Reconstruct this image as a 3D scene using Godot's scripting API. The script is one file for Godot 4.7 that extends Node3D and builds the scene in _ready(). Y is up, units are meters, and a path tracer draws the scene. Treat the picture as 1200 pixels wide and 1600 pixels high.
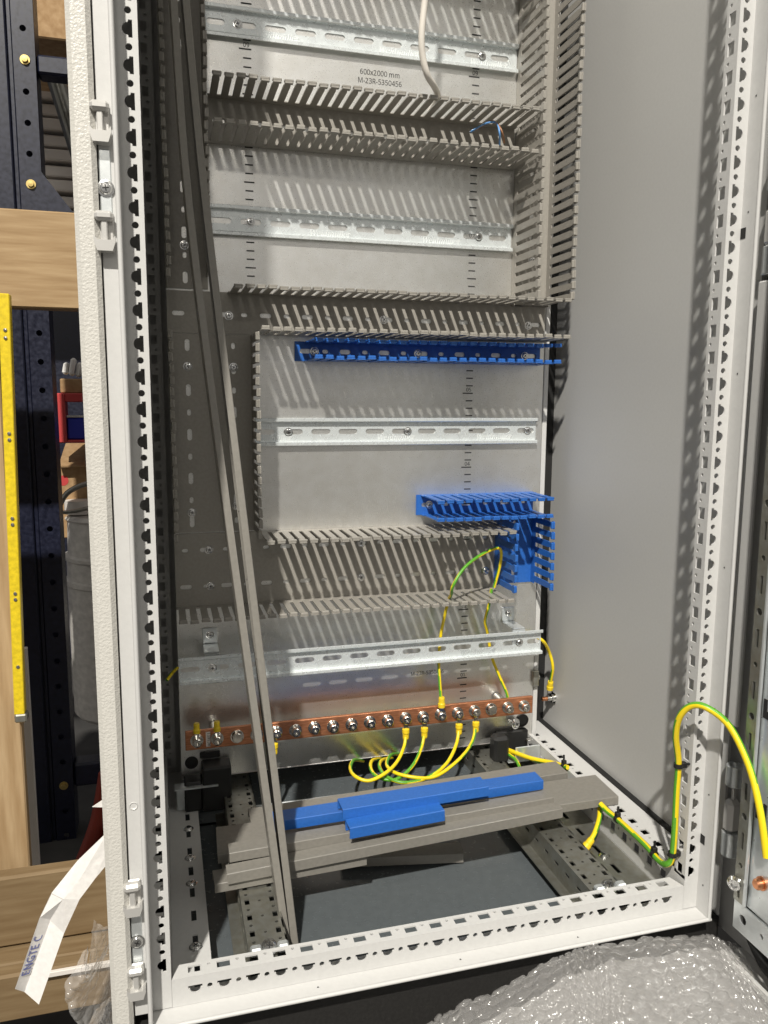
extends Node3D
# An open electrical cabinet, seen from the front: y is up, z comes towards the viewer, the mounting plate lies in z = 0.

const D := 0.3635          # front plane of the frame
const PITCH := 0.01275     # pitch of the wiring duct fingers
var M := {}
var taken := {}
var rng := RandomNumberGenerator.new()

# ---------------------------------------------------------------- geometry
class Geo:
	var v := PackedVector3Array()
	var n := PackedVector3Array()
	var c := PackedColorArray()
	var tint := Color.WHITE
	var t := Transform3D()

	func tri(a: Vector3, b: Vector3, d: Vector3) -> void:
		var m := (d - a).cross(b - a)
		if m.length_squared() < 1e-18:
			return
		m = m.normalized()
		put(a, b, d, m, m, m)

	func put(a: Vector3, b: Vector3, d: Vector3, na: Vector3, nb: Vector3, nd: Vector3) -> void:
		var m := (d - a).cross(b - a)
		if m.length_squared() < 1e-20:
			return
		if m.dot(na + nb + nd) < 0.0:
			var s := b; b = d; d = s
			s = nb; nb = nd; nd = s
		v.append(t * a); v.append(t * b); v.append(t * d)
		n.append((t.basis * na).normalized()); n.append((t.basis * nb).normalized()); n.append((t.basis * nd).normalized())
		for i in 3:
			c.append(tint)

	func quad(a: Vector3, b: Vector3, d: Vector3, e: Vector3) -> void:
		tri(a, b, d); tri(a, d, e)

	func face(pts: Array, out: Vector3) -> void:   # flat convex polygon that looks towards out
		for i in range(1, pts.size() - 1):
			put(pts[0], pts[i], pts[i + 1], out, out, out)

	func box(lo: Vector3, hi: Vector3, b := 0.0) -> void:
		var s := hi - lo
		b = minf(b, minf(s.x, minf(s.y, s.z)) * 0.45)
		var m := (lo + hi) / 2
		var h := s / 2
		for ax in 3:
			var p := (ax + 1) % 3
			var q := (ax + 2) % 3
			for sg in [-1.0, 1.0]:
				var out := Vector3.ZERO; out[ax] = sg
				var pts := []
				for k in [[-1, -1], [1, -1], [1, 1], [-1, 1]]:
					var w := Vector3.ZERO
					w[ax] = sg * h[ax]; w[p] = k[0] * (h[p] - b); w[q] = k[1] * (h[q] - b)
					pts.append(m + w)
				face(pts, out)
		if b <= 0.0:
			return
		for ax in 3:
			var p := (ax + 1) % 3
			var q := (ax + 2) % 3
			for sp in [-1.0, 1.0]:
				for sq in [-1.0, 1.0]:
					var out := Vector3.ZERO; out[p] = sp; out[q] = sq
					var pts := []
					for k in [[-1, 0], [1, 0], [1, 1], [-1, 1]]:
						var w := Vector3.ZERO
						w[ax] = k[0] * (h[ax] - b)
						w[p] = sp * (h[p] - (b if k[1] == 1 else 0.0)); w[q] = sq * (h[q] - (0.0 if k[1] == 1 else b))
						pts.append(m + w)
					face(pts, out.normalized())
		for sx in [-1.0, 1.0]:
			for sy in [-1.0, 1.0]:
				for sz in [-1.0, 1.0]:
					var g := Vector3(sx, sy, sz)
					face([m + g * (h - Vector3(0, b, b)), m + g * (h - Vector3(b, 0, b)), m + g * (h - Vector3(b, b, 0))], g.normalized())

	func prism(poly: PackedVector2Array, o: Vector3, ux: Vector3, uy: Vector3, along: Vector3) -> void:
		var k := Geometry2D.triangulate_polygon(poly)
		var side := along.normalized()
		for i in range(0, k.size(), 3):
			var a := o + ux * poly[k[i]].x + uy * poly[k[i]].y
			var b := o + ux * poly[k[i + 1]].x + uy * poly[k[i + 1]].y
			var d := o + ux * poly[k[i + 2]].x + uy * poly[k[i + 2]].y
			put(a, b, d, -side, -side, -side)
			put(a + along, b + along, d + along, side, side, side)
		var area := 0.0
		for i in poly.size():
			var p := poly[i]
			var q := poly[(i + 1) % poly.size()]
			area += p.x * q.y - q.x * p.y
		for i in poly.size():
			var p := poly[i]
			var q := poly[(i + 1) % poly.size()]
			var e := (q - p) * signf(area)
			var out := (ux * e.y - uy * e.x).normalized()
			var a := o + ux * p.x + uy * p.y
			var b := o + ux * q.x + uy * q.y
			face([a, b, b + along, a + along], out)

	func tube(pts: Array, r: float, seg := 10, two := [], twist := 0.0, turn0 := 0.0) -> void:
		var last := Vector3.UP
		var rings := []
		var ns := []
		var run := 0.0
		var runs := []
		for i in pts.size():
			var d: Vector3 = (pts[mini(i + 1, pts.size() - 1)] - pts[maxi(i - 1, 0)]).normalized()
			if i == 0 and absf(d.dot(last)) > 0.9:
				last = Vector3.RIGHT
			var e := d.cross(last).cross(d).normalized()
			last = e
			var f := d.cross(e)
			var ring := []
			var nn := []
			for k in seg:
				var a := TAU * k / seg
				var o := e * cos(a) + f * sin(a)
				ring.append(pts[i] + o * r); nn.append(o)
			rings.append(ring); ns.append(nn)
			if i > 0:
				run += (pts[i] as Vector3).distance_to(pts[i - 1])
			runs.append(run)
		for i in pts.size() - 1:
			for k in seg:
				var k2 := (k + 1) % seg
				if two:
					var f := fposmod(float(k) / seg + turn0 + runs[i] * twist, 1.0)
					tint = two[0] if f < 0.57 else two[1]
				put(rings[i][k], rings[i + 1][k], rings[i + 1][k2], ns[i][k], ns[i + 1][k], ns[i + 1][k2])
				put(rings[i][k], rings[i + 1][k2], rings[i][k2], ns[i][k], ns[i + 1][k2], ns[i][k2])
		for e in [0, pts.size() - 1]:
			var d: Vector3 = (pts[0] - pts[1]).normalized() if e == 0 else (pts[e] - pts[e - 1]).normalized()
			face(rings[e], d)

	func lathe(prof: Array, at: Vector3, axis: Vector3, seg := 16) -> void:   # prof: Vector2(radius, along the axis), flat shaded along the profile
		var e := axis.cross(Vector3.UP if absf(axis.y) < 0.9 else Vector3.RIGHT).normalized()
		var f := axis.cross(e)
		for i in prof.size() - 1:
			var p: Vector2 = prof[i]
			var q: Vector2 = prof[i + 1]
			var s := (q - p).normalized()
			for k in seg:
				var a := TAU * k / seg
				var b := TAU * (k + 1) / seg
				var da := e * cos(a) + f * sin(a)
				var db := e * cos(b) + f * sin(b)
				var na := da * s.y - axis * s.x
				var nb := db * s.y - axis * s.x
				var p0 := at + da * p.x + axis * p.y
				var p1 := at + db * p.x + axis * p.y
				var q0 := at + da * q.x + axis * q.y
				var q1 := at + db * q.x + axis * q.y
				put(p0, q0, q1, na, na, nb)
				put(p0, q1, p1, na, nb, nb)

	# a piece of sheet with one hole: o + du * x + dv * y over rect, the hole runs round c, th is the sheet's thickness
	func holed(o: Vector3, du: Vector3, dv: Vector3, rect: Rect2, hole: PackedVector2Array, ctr: Vector2, th: Vector3) -> void:
		var out := -th.normalized()
		var angs := []
		for p in hole:
			angs.append((p - ctr).angle())
		for p in [rect.position, rect.end, Vector2(rect.position.x, rect.end.y), Vector2(rect.end.x, rect.position.y)]:
			angs.append((p - ctr).angle())
		angs.sort()
		var inner := []
		var outer := []
		for a in angs:
			if inner.size() and absf(a - angs[angs.find(a) - 1]) < 1e-5 and angs.find(a) > 0:
				continue
			var d := Vector2.from_angle(a)
			var best := 1e9
			for i in hole.size():
				var p := hole[i] - ctr
				var q := hole[(i + 1) % hole.size()] - ctr
				var den := d.cross(q - p)
				if absf(den) < 1e-14:
					continue
				var s := p.cross(q - p) / den
				var w := p.cross(d) / den
				if s > 0 and w > -1e-4 and w < 1.0001:
					best = minf(best, s)
			if best > 1e8:
				continue
			var far := 1e9
			if d.x > 1e-9: far = minf(far, (rect.end.x - ctr.x) / d.x)
			if d.x < -1e-9: far = minf(far, (rect.position.x - ctr.x) / d.x)
			if d.y > 1e-9: far = minf(far, (rect.end.y - ctr.y) / d.y)
			if d.y < -1e-9: far = minf(far, (rect.position.y - ctr.y) / d.y)
			var i2 := ctr + d * best
			var o2 := ctr + d * far
			inner.append(o + du * i2.x + dv * i2.y)
			outer.append(o + du * o2.x + dv * o2.y)
		for i in inner.size():
			var j := (i + 1) % inner.size()
			face([inner[i], inner[j], outer[j], outer[i]], out)
			face([inner[i] + th, inner[j] + th, outer[j] + th, outer[i] + th], -out)
			var e: Vector3 = inner[j] - inner[i]
			var m: Vector3 = e.cross(th).normalized()
			if m.dot((inner[i] + inner[j]) / 2 - (o + du * ctr.x + dv * ctr.y)) > 0:
				m = -m
			face([inner[i], inner[j], inner[j] + th, inner[i] + th], m)

	func mesh() -> ArrayMesh:
		var a := []
		a.resize(Mesh.ARRAY_MAX)
		a[Mesh.ARRAY_VERTEX] = v
		a[Mesh.ARRAY_NORMAL] = n
		a[Mesh.ARRAY_COLOR] = c
		var m := ArrayMesh.new()
		m.add_surface_from_arrays(Mesh.PRIMITIVE_TRIANGLES, a)
		return m

func circle(r: float, at := Vector2.ZERO, k := 12) -> PackedVector2Array:
	var p := PackedVector2Array()
	for i in k:
		p.append(at + Vector2.from_angle(TAU * (i + 0.5) / k) * r)
	return p

func slot(l: float, w: float, at := Vector2.ZERO) -> PackedVector2Array:   # long along x
	var p := PackedVector2Array()
	var r := w / 2
	for i in 7:
		p.append(at + Vector2(l / 2 - r, 0) + Vector2.from_angle(-PI / 2 + PI * i / 6) * r)
	for i in 7:
		p.append(at + Vector2(-l / 2 + r, 0) + Vector2.from_angle(PI / 2 + PI * i / 6) * r)
	return p

func rect(w: float, h: float, at := Vector2.ZERO) -> PackedVector2Array:
	return PackedVector2Array([at + Vector2(-w, -h) / 2, at + Vector2(w, -h) / 2, at + Vector2(w, h) / 2, at + Vector2(-w, h) / 2])

func keyhole(at: Vector2) -> PackedVector2Array:   # straight side towards -x, bulge towards +x, tall along y
	var p := PackedVector2Array([at + Vector2(-0.0032, -0.0061), at + Vector2(-0.0004, -0.0061), at + Vector2(-0.0002, -0.0046)])
	for i in 9:
		var a := -PI / 2 + PI * i / 8
		p.append(at + Vector2(0.0004 + cos(a) * 0.0038, sin(a) * 0.0044))
	p.append_array([at + Vector2(-0.0002, 0.0046), at + Vector2(-0.0004, 0.0061), at + Vector2(-0.0032, 0.0061)])
	return p

func smooth(pts: Array, step := 6) -> Array:
	var r := []
	for i in pts.size() - 1:
		var a: Vector3 = pts[maxi(i - 1, 0)]
		var b: Vector3 = pts[i]
		var c: Vector3 = pts[i + 1]
		var d: Vector3 = pts[mini(i + 2, pts.size() - 1)]
		for k in step:
			r.append(b.cubic_interpolate(c, a, d, float(k) / step))
	r.append(pts[-1])
	return r

# ---------------------------------------------------------------- nodes
func part(called: String, g, m: Material, parent: Node, at := Transform3D()) -> MeshInstance3D:
	var o := MeshInstance3D.new()
	o.name = called
	o.mesh = g.mesh() if g is Geo else g
	if m:
		o.material_override = null
		for i in o.mesh.get_surface_count():
			o.set_surface_override_material(i, m)
	o.transform = at
	parent.add_child(o, true)
	return o

func own_name(called: String) -> String:
	var k: int = taken.get(called, 0)
	taken[called] = k + 1
	return called if k == 0 else "%s_%03d" % [called, k]

func tag(o: Node, label: String, category: String, group := "") -> void:
	o.set_meta("label", label)
	o.set_meta("category", category)
	if group:
		o.set_meta("group", group)

func thing(called: String, label: String, category: String, group := "", at := Vector3.ZERO) -> Node3D:
	var o := Node3D.new()
	o.name = own_name(called)
	o.position = at
	add_child(o)
	tag(o, label, category, group)
	return o

# ---------------------------------------------------------------- materials
func noise(freq: float, octaves := 3, kind := FastNoiseLite.TYPE_SIMPLEX_SMOOTH, s := 1) -> FastNoiseLite:
	var f := FastNoiseLite.new()
	f.noise_type = kind
	f.frequency = freq
	f.fractal_octaves = octaves
	f.seed = s
	return f

func ntex(f: FastNoiseLite, lo: Color, hi: Color, size := 512) -> NoiseTexture2D:
	var t := NoiseTexture2D.new()
	t.width = size; t.height = size
	t.noise = f
	t.seamless = true
	var g := Gradient.new()
	g.set_color(0, lo); g.set_color(1, hi)
	t.color_ramp = g
	return t

func bump(f: FastNoiseLite, strength: float, size := 512) -> NoiseTexture2D:
	var t := NoiseTexture2D.new()
	t.width = size; t.height = size
	t.noise = f
	t.seamless = true
	t.as_normal_map = true
	t.bump_strength = strength
	return t

func grey(x: float) -> Color:
	return Color(x, x, x)

func mat(lin: Color, rough: float, metal := 0.0, spec := 0.5) -> StandardMaterial3D:   # lin: linear base colour
	var m := StandardMaterial3D.new()
	m.albedo_color = lin.linear_to_srgb()
	m.roughness = rough
	m.metallic = metal
	m.metallic_specular = spec
	m.uv1_triplanar = true
	m.uv1_scale = Vector3.ONE * 8.0
	return m

func textured(m: StandardMaterial3D, col: Texture2D, rgh: Texture2D, nrm: Texture2D, depth: float, scale: Vector3) -> StandardMaterial3D:
	m.albedo_texture = col
	if rgh:
		m.roughness_texture = rgh
		m.roughness = 1.0
	if nrm:
		m.normal_enabled = true
		m.normal_texture = nrm
		m.normal_scale = depth
	m.uv1_scale = scale
	return m

func materials() -> void:
	var fine := bump(noise(0.045, 2), 3.0)
	var soft := ntex(noise(0.012, 4, FastNoiseLite.TYPE_SIMPLEX_SMOOTH, 4), grey(0.975), grey(1.0))
	var rsoft := ntex(noise(0.02, 4, FastNoiseLite.TYPE_SIMPLEX_SMOOTH, 9), grey(0.38), grey(0.46))
	M.paint = textured(mat(Color(0.568, 0.565, 0.555), 0.42), soft, rsoft, fine, 0.1, Vector3.ONE * 24)
	M.pebble = textured(mat(Color(0.60, 0.585, 0.545), 0.4), soft, ntex(noise(0.02, 3), grey(0.3), grey(0.42)), bump(noise(0.03, 3, FastNoiseLite.TYPE_SIMPLEX_SMOOTH, 21), 6.0), 0.55, Vector3.ONE * 22)
	M.wall = textured(mat(Color(0.485, 0.483, 0.472), 0.5), soft, ntex(noise(0.03, 3), grey(0.44), grey(0.52)), fine, 0.2, Vector3.ONE * 34)
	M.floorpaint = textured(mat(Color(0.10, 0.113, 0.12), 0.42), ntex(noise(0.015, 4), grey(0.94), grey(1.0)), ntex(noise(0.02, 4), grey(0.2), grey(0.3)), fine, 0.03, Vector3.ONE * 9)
	var spangle := ntex(noise(0.02, 4, FastNoiseLite.TYPE_SIMPLEX_SMOOTH, 3), grey(0.95), grey(1.0))
	var grain := ntex(noise(0.18, 3, FastNoiseLite.TYPE_SIMPLEX_SMOOTH, 5), grey(0.25), grey(0.36))
	M.plate = textured(mat(Color(0.85, 0.85, 0.835), 0.3, 0.87), ntex(noise(0.012, 5, FastNoiseLite.TYPE_SIMPLEX_SMOOTH, 8), Color(0.955, 0.95, 0.94), grey(1.0)), grain, bump(noise(0.22, 2), 1.0), 0.16, Vector3.ONE * 6)
	M.zinc = textured(mat(Color(0.75, 0.785, 0.795), 0.3, 0.72), spangle, ntex(noise(0.015, 3), grey(0.27), grey(0.36)), null, 0, Vector3.ONE * 10)
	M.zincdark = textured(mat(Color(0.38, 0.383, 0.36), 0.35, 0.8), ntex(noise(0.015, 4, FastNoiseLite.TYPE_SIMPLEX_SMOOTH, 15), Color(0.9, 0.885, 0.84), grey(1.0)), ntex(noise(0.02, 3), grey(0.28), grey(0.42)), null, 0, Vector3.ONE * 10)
	M.steel = mat(Color(0.6, 0.58, 0.54), 0.22, 1.0)
	M.chrome = mat(Color(0.75, 0.75, 0.74), 0.14, 1.0)
	M.cast = mat(Color(0.55, 0.54, 0.52), 0.4, 0.35)
	M.copper = textured(mat(Color(0.72, 0.33, 0.18), 0.35, 0.8), ntex(noise(0.02, 4, FastNoiseLite.TYPE_SIMPLEX_SMOOTH, 31), Color(0.78, 0.72, 0.68), grey(1.0)), ntex(noise(0.03, 4), grey(0.28), grey(0.5)), null, 0, Vector3(6, 40, 40))
	M.stud = mat(Color(0.75, 0.33, 0.17), 0.3, 1.0)
	M.duct = textured(mat(Color(0.32, 0.302, 0.27), 0.45), ntex(noise(0.03, 3, FastNoiseLite.TYPE_SIMPLEX_SMOOTH, 41), grey(0.93), grey(1.0)), ntex(noise(0.04, 3), grey(0.36), grey(0.5)), null, 0, Vector3.ONE * 12)
	M.cover = textured(mat(Color(0.225, 0.213, 0.19), 0.4), ntex(noise(0.03, 3, FastNoiseLite.TYPE_SIMPLEX_SMOOTH, 43), grey(0.93), grey(1.0)), ntex(noise(0.03, 3), grey(0.3), grey(0.42)), null, 0, Vector3.ONE * 9)
	M.rail = textured(mat(Color(0.80, 0.845, 0.855), 0.28, 0.5), spangle, ntex(noise(0.015, 3), grey(0.24), grey(0.33)), null, 0, Vector3.ONE * 10)
	M.blue = textured(mat(Color(0.026, 0.135, 0.48), 0.36), ntex(noise(0.03, 3), grey(0.92), grey(1.0)), ntex(noise(0.05, 3), grey(0.32), grey(0.44)), null, 0, Vector3.ONE * 12)
	M.black = mat(Color(0.012, 0.012, 0.012), 0.5)
	M.rubber = mat(Color(0.01, 0.01, 0.01), 0.75)
	M.plinth = textured(mat(Color(0.018, 0.017, 0.016), 0.6), ntex(noise(0.04, 3), grey(0.75), grey(1.0)), null, fine, 0.2, Vector3.ONE * 10)
	M.print = mat(Color(0.03, 0.03, 0.03), 0.6)
	M.emboss = mat(Color(0.86, 0.89, 0.89), 0.33, 0.35)
	M.cable = mat(Color.WHITE, 0.38)
	M.cable.vertex_color_use_as_albedo = true
	M.yellow = mat(Color(0.78, 0.56, 0.02), 0.4)
	M.whitecable = mat(Color(0.72, 0.68, 0.62), 0.4)
	M.skyblue = mat(Color(0.12, 0.3, 0.62), 0.4)
	M.brown = mat(Color(0.33, 0.16, 0.08), 0.4)
	M.navy = textured(mat(Color(0.011, 0.014, 0.036), 0.4), ntex(noise(0.03, 3), grey(0.7), grey(1.0)), ntex(noise(0.03, 3), grey(0.3), grey(0.5)), null, 0, Vector3.ONE * 6)
	var wg := ntex(noise(0.02, 5, FastNoiseLite.TYPE_SIMPLEX_SMOOTH, 51), Color(0.84, 0.80, 0.74), grey(1.0))
	var wb := bump(noise(0.03, 4, FastNoiseLite.TYPE_SIMPLEX_SMOOTH, 52), 3.0)
	M.wood_x = textured(mat(Color(0.40, 0.28, 0.15), 0.7), wg, null, wb, 0.1, Vector3(0.8, 9, 9))
	M.wood_y = textured(mat(Color(0.46, 0.33, 0.19), 0.7), wg, null, wb, 0.1, Vector3(7, 0.6, 7))
	M.wood_dark = textured(mat(Color(0.22, 0.155, 0.082), 0.75), wg, null, wb, 0.1, Vector3(0.8, 9, 9))
	M.card = textured(mat(Color(0.42, 0.28, 0.15), 0.85), wg, null, null, 0, Vector3.ONE * 5)
	M.yellowpaint = textured(mat(Color(0.80, 0.60, 0.02), 0.35), ntex(noise(0.03, 3), grey(0.85), grey(1.0)), null, null, 0, Vector3.ONE * 8)
	M.red = mat(Color(0.50, 0.05, 0.05), 0.5)
	M.darkred = mat(Color(0.24, 0.03, 0.015), 0.6)
	M.bin = mat(Color(0.02, 0.03, 0.35), 0.4)
	M.whiteplastic = textured(mat(Color(0.78, 0.75, 0.70), 0.35), ntex(noise(0.02, 4), grey(0.8), grey(1.0)), null, null, 0, Vector3.ONE * 5)
	M.brass = mat(Color(0.55, 0.42, 0.16), 0.4, 0.8)
	M.lathwhite = mat(Color(0.68, 0.64, 0.6), 0.6)
	M.film = textured(mat(Color(0.82, 0.80, 0.78), 0.25), ntex(noise(0.03, 4), grey(0.93), grey(1.0)), null, bump(noise(0.02, 4), 4.0), 0.25, Vector3.ONE * 8)
	M.ink = mat(Color(0.12, 0.14, 0.35), 0.5)
	M.wrap = StandardMaterial3D.new()
	M.wrap.albedo_color = Color(0.96, 0.95, 0.94, 0.16)
	M.wrap.transparency = BaseMaterial3D.TRANSPARENCY_ALPHA
	M.wrap.roughness = 0.13
	M.ground = textured(mat(Color(0.07, 0.068, 0.065), 0.7), ntex(noise(0.02, 5), grey(0.7), grey(1.0)), null, null, 0, Vector3.ONE * 0.8)
	M.glow = mat(Color(0.9, 0.9, 0.9), 0.5)
	M.glow.emission_enabled = true
	M.glow.emission = Color(1.0, 0.93, 0.82)
	M.glow.emission_energy_multiplier = 6.0
	M.housing = mat(Color(0.7, 0.7, 0.68), 0.5)

# ---------------------------------------------------------------- the setting's light
func lamp(at: Vector3, target: Vector3, size: Vector2, energy: float, label: String) -> void:
	var o := thing("ceiling_lamp", label, "lamp", "hall lamps", at)
	o.look_at(target, Vector3.RIGHT)
	var g := Geo.new()
	g.box(Vector3(-size.x / 2 - 0.03, -size.y / 2 - 0.03, 0.012), Vector3(size.x / 2 + 0.03, size.y / 2 + 0.03, 0.09), 0.01)
	part("housing", g, M.housing, o)
	g = Geo.new()
	g.box(Vector3(-size.x / 2, -size.y / 2, 0.002), Vector3(size.x / 2, size.y / 2, 0.011), 0.003)
	part("diffuser", g, M.glow, o)
	var l := AreaLight3D.new()
	l.name = "lamp_light"
	l.area_size = size
	l.light_energy = energy
	l.light_color = Color(1.0, 0.98, 0.94)
	l.shadow_enabled = true
	o.add_child(l)
	l.position = Vector3(0, 0, -0.002)

func _ready() -> void:
	rng.seed = 7
	materials()
	var cam := Camera3D.new()
	cam.name = "camera"
	cam.position = Vector3(-0.2501, 0.4913, 1.0111)
	cam.rotation_order = EULER_ORDER_YXZ
	cam.rotation = Vector3(-0.1413, -0.2730, 0.0058)
	cam.fov = 65.75
	cam.near = 0.02
	cam.far = 60.0
	add_child(cam)
	var we := WorldEnvironment.new()
	we.name = "environment"
	var e := Environment.new()
	e.background_mode = Environment.BG_COLOR
	e.background_color = Color(0.52, 0.51, 0.495)
	e.tonemap_mode = Environment.TONE_MAPPER_LINEAR
	e.tonemap_exposure = 1.37
	e.sdfgi_enabled = true
	e.ssao_enabled = true
	e.ssil_enabled = true
	we.environment = e
	add_child(we)
	lamp(Vector3(-2.1, 6.1, 5.0), Vector3(0, 0.4, 0.1), Vector2(0.15, 0.20), 71.0, "high hall lamp in front of the open cabinet, towards its left")
	lamp(Vector3(-1.6, 6.2, 14.5), Vector3(0, 0.5, 0.1), Vector2(0.5, 1.2), 6.5, "hall lamp far behind the viewer")
	frame()
	plate_part()
	door()
	ducts()
	rails()
	busbar()
	cables()
	covers()
	wrapping()
	storage()

var cab: Node3D

# ---------------------------------------------------------------- the cabinet
func frame() -> void:
	var g := Geo.new()
	g.box(Vector3(-30, -0.36, -30), Vector3(30, -0.34, 30))
	var gr := part("ground", g, M.ground, self)
	gr.set_meta("kind", "structure")
	cab = thing("cabinet", "tall light grey steel electrical cabinet standing open, with perforated frame and bare mounting plate", "cabinet")
	var top := 1.95
	for s in [-1.0, 1.0]:
		# front post: strip with keyholes, inner lip with square holes, sealing lip, channel
		g = Geo.new()
		var du := Vector3(s, 0, 0)
		var back := Vector3(0, 0, -0.0016)
		var k := 0
		var y := 0.0199 - 0.0125          # keyhole row nearest the base
		g.face([Vector3(s * 0.2575, -0.0335, D), Vector3(s * 0.2735, -0.0335, D), Vector3(s * 0.2735, y - 0.00725, D), Vector3(s * 0.2575, y - 0.00725, D)], Vector3.BACK)
		while y < 1.35:
			var o := Vector3(0, y, D)
			g.holed(o, du, Vector3.UP, Rect2(0.2575, -0.00725, 0.016, 0.0145), keyhole(Vector2(0.2645, 0)), Vector2(0.2641, 0), back)
			g.holed(o + Vector3(0, 0.0125, 0), du, Vector3.UP, Rect2(0.2575, -0.00525, 0.016, 0.0105), circle(0.00255, Vector2(0.2642, 0)), Vector2(0.2642, 0), back)
			# square holes in the lip that runs back
			var li := Vector3(s * 0.2575, y, D)
			var inward := Vector3(s * 0.0016, 0, 0)
			g.holed(li, Vector3(0, 0, -1), Vector3.UP, Rect2(0.0, -0.0082, 0.0175, 0.0164), rect(0.0088, 0.0115, Vector2(0.0096, 0)), Vector2(0.0096, 0), inward)
			g.holed(li + Vector3(0, 0.0125, 0), Vector3(0, 0, -1), Vector3.UP, Rect2(0.0, -0.0043, 0.0175, 0.0086), circle(0.0017, Vector2(0.0122, 0), 8), Vector2(0.0122, 0), inward)
			y += 0.025
			k += 1
		g.box(Vector3(minf(s * 0.2575, s * 0.2735), y - 0.008, D - 0.017), Vector3(maxf(s * 0.2575, s * 0.2735), top, D))
		# sealing lip with a rolled edge
		g.box(Vector3(minf(s * 0.2735, s * 0.2753), -0.0345, D - 0.004), Vector3(maxf(s * 0.2735, s * 0.2753), top, D + 0.0185))
		g.tube([Vector3(s * 0.2750, -0.036, D + 0.019), Vector3(s * 0.2750, top, D + 0.019)], 0.0019, 10)
		g.box(Vector3(minf(s * 0.2756, s * 0.2885), -0.034, D - 0.008), Vector3(maxf(s * 0.2756, s * 0.2885), top, D + 0.002), 0.0008)
		for yy in [0.735, 0.46, 0.265, 0.125]:
			g.tint = Color.WHITE
		part("front_post", g, M.paint, cab)
		# small dimples on the sealing lip
		if s > 0:
			for yy in [0.763, 0.663, 0.517, 0.331, 0.187, 0.0955, -0.004]:
				g = Geo.new()
				g.lathe([Vector2(0.0013, 0), Vector2(0.0006, 0.0004), Vector2(0, 0.0004)], Vector3(0.2734, yy, D + 0.0085), Vector3.LEFT, 3)
				part("pressed_mark", g, M.rubber, cab)
		# side panels
		g = Geo.new()
		if s > 0:
			g.box(Vector3(0.302, -0.05, -0.09), Vector3(0.305, top, D - 0.002))
			part("side_panel", g, M.wall, cab)
		else:
			g.box(Vector3(-0.3065, -0.33, -0.09), Vector3(-0.2893, top, D + 0.0085), 0.0035)
			part("side_panel", g, M.pebble, cab)
			g = Geo.new()
			g.box(Vector3(-0.2893, -0.05, D - 0.03), Vector3(-0.2885, top, D - 0.006))
			part("seal", g, M.rubber, cab)
		# base side rail: inner face and top face with square holes
		g = Geo.new()
		var z := 0.3269
		g.face([Vector3(s * 0.2575, 0.003, D), Vector3(s * 0.2575, -0.034, D), Vector3(s * 0.2575, -0.034, z + 0.0082), Vector3(s * 0.2575, 0.003, z + 0.0082)], Vector3(-s, 0, 0))
		while z > -0.07:
			var o := Vector3(s * 0.2575, 0, z)
			g.holed(o, Vector3.UP, Vector3(0, 0, 1), Rect2(-0.034, -0.0082, 0.037, 0.0164), rect(0.0105, 0.0105, Vector2(-0.016, 0)), Vector2(-0.016, 0), Vector3(s * 0.0016, 0, 0))
			g.holed(o + Vector3(0, 0, -0.0125), Vector3.UP, Vector3(0, 0, 1), Rect2(-0.034, -0.0043, 0.037, 0.0086), circle(0.0018, Vector2(-0.012, 0), 8), Vector2(-0.012, 0), Vector3(s * 0.0016, 0, 0))
			g.holed(Vector3(0, 0.003, z), du, Vector3(0, 0, 1), Rect2(0.2575, -0.0082, 0.036, 0.0164), rect(0.0085, 0.0105, Vector2(0.2675, 0)), Vector2(0.2675, 0), Vector3(0, -0.0016, 0))
			g.holed(Vector3(0, 0.003, z - 0.0125), du, Vector3(0, 0, 1), Rect2(0.2575, -0.0043, 0.036, 0.0086), circle(0.0018, Vector2(0.2655, 0), 8), Vector2(0.2655, 0), Vector3(0, -0.0016, 0))
			z -= 0.025
		g.box(Vector3(minf(s * 0.238, s * 0.2575), -0.036, -0.09), Vector3(maxf(s * 0.238, s * 0.2575), -0.0345, D - 0.02))
		part("base_rail", g, M.paint, cab)
		g = Geo.new()
		g.box(Vector3(minf(s * 0.2938, s * 0.3018), -0.03, -0.06), Vector3(maxf(s * 0.2938, s * 0.3018), 0.0045, D - 0.03))
		part("seal", g, M.rubber, cab)
	for p in [Vector3(0.2733, 0.6450, D + 0.0035), Vector3(0.2733, 0.0440, D + 0.0035)]:
		g = Geo.new()
		g.box(p - Vector3(0.0002, 0.0048, 0.0032), p + Vector3(0.0003, 0.0048, 0.0032))
		part("punched_slot", g, M.rubber, cab)
	# front base rail
	g = Geo.new()
	for i in 20:
		var x := -0.2375 + 0.025 * i
		var o := Vector3(x, 0, D)
		var flip := Vector3(0, -1, 0)
		g.holed(o, flip, Vector3.RIGHT, Rect2(0.0075, -0.00725, 0.0265, 0.0145), keyhole(Vector2(0.0195, 0)), Vector2(0.0191, 0), Vector3(0, 0, -0.0016))
		if i < 19:
			g.holed(o + Vector3(0.0125, 0, 0), flip, Vector3.RIGHT, Rect2(0.0075, -0.00525, 0.0265, 0.0105), circle(0.0024, Vector2(0.0190, 0)), Vector2(0.0190, 0), Vector3(0, 0, -0.0016))
		g.holed(Vector3(x, -0.0075, 0), Vector3(0, 0, 1), Vector3.RIGHT, Rect2(D - 0.0175, -0.0082, 0.0175, 0.0164), rect(0.0085, 0.0115, Vector2(D - 0.0096, 0)), Vector2(D - 0.0096, 0), Vector3(0, -0.0016, 0))
		if i < 19:
			g.holed(Vector3(x + 0.0125, -0.0075, 0), Vector3(0, 0, 1), Vector3.RIGHT, Rect2(D - 0.0175, -0.0043, 0.0175, 0.0086), circle(0.0016, Vector2(D - 0.0125, 0), 8), Vector2(D - 0.0125, 0), Vector3(0, -0.0016, 0))
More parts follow.
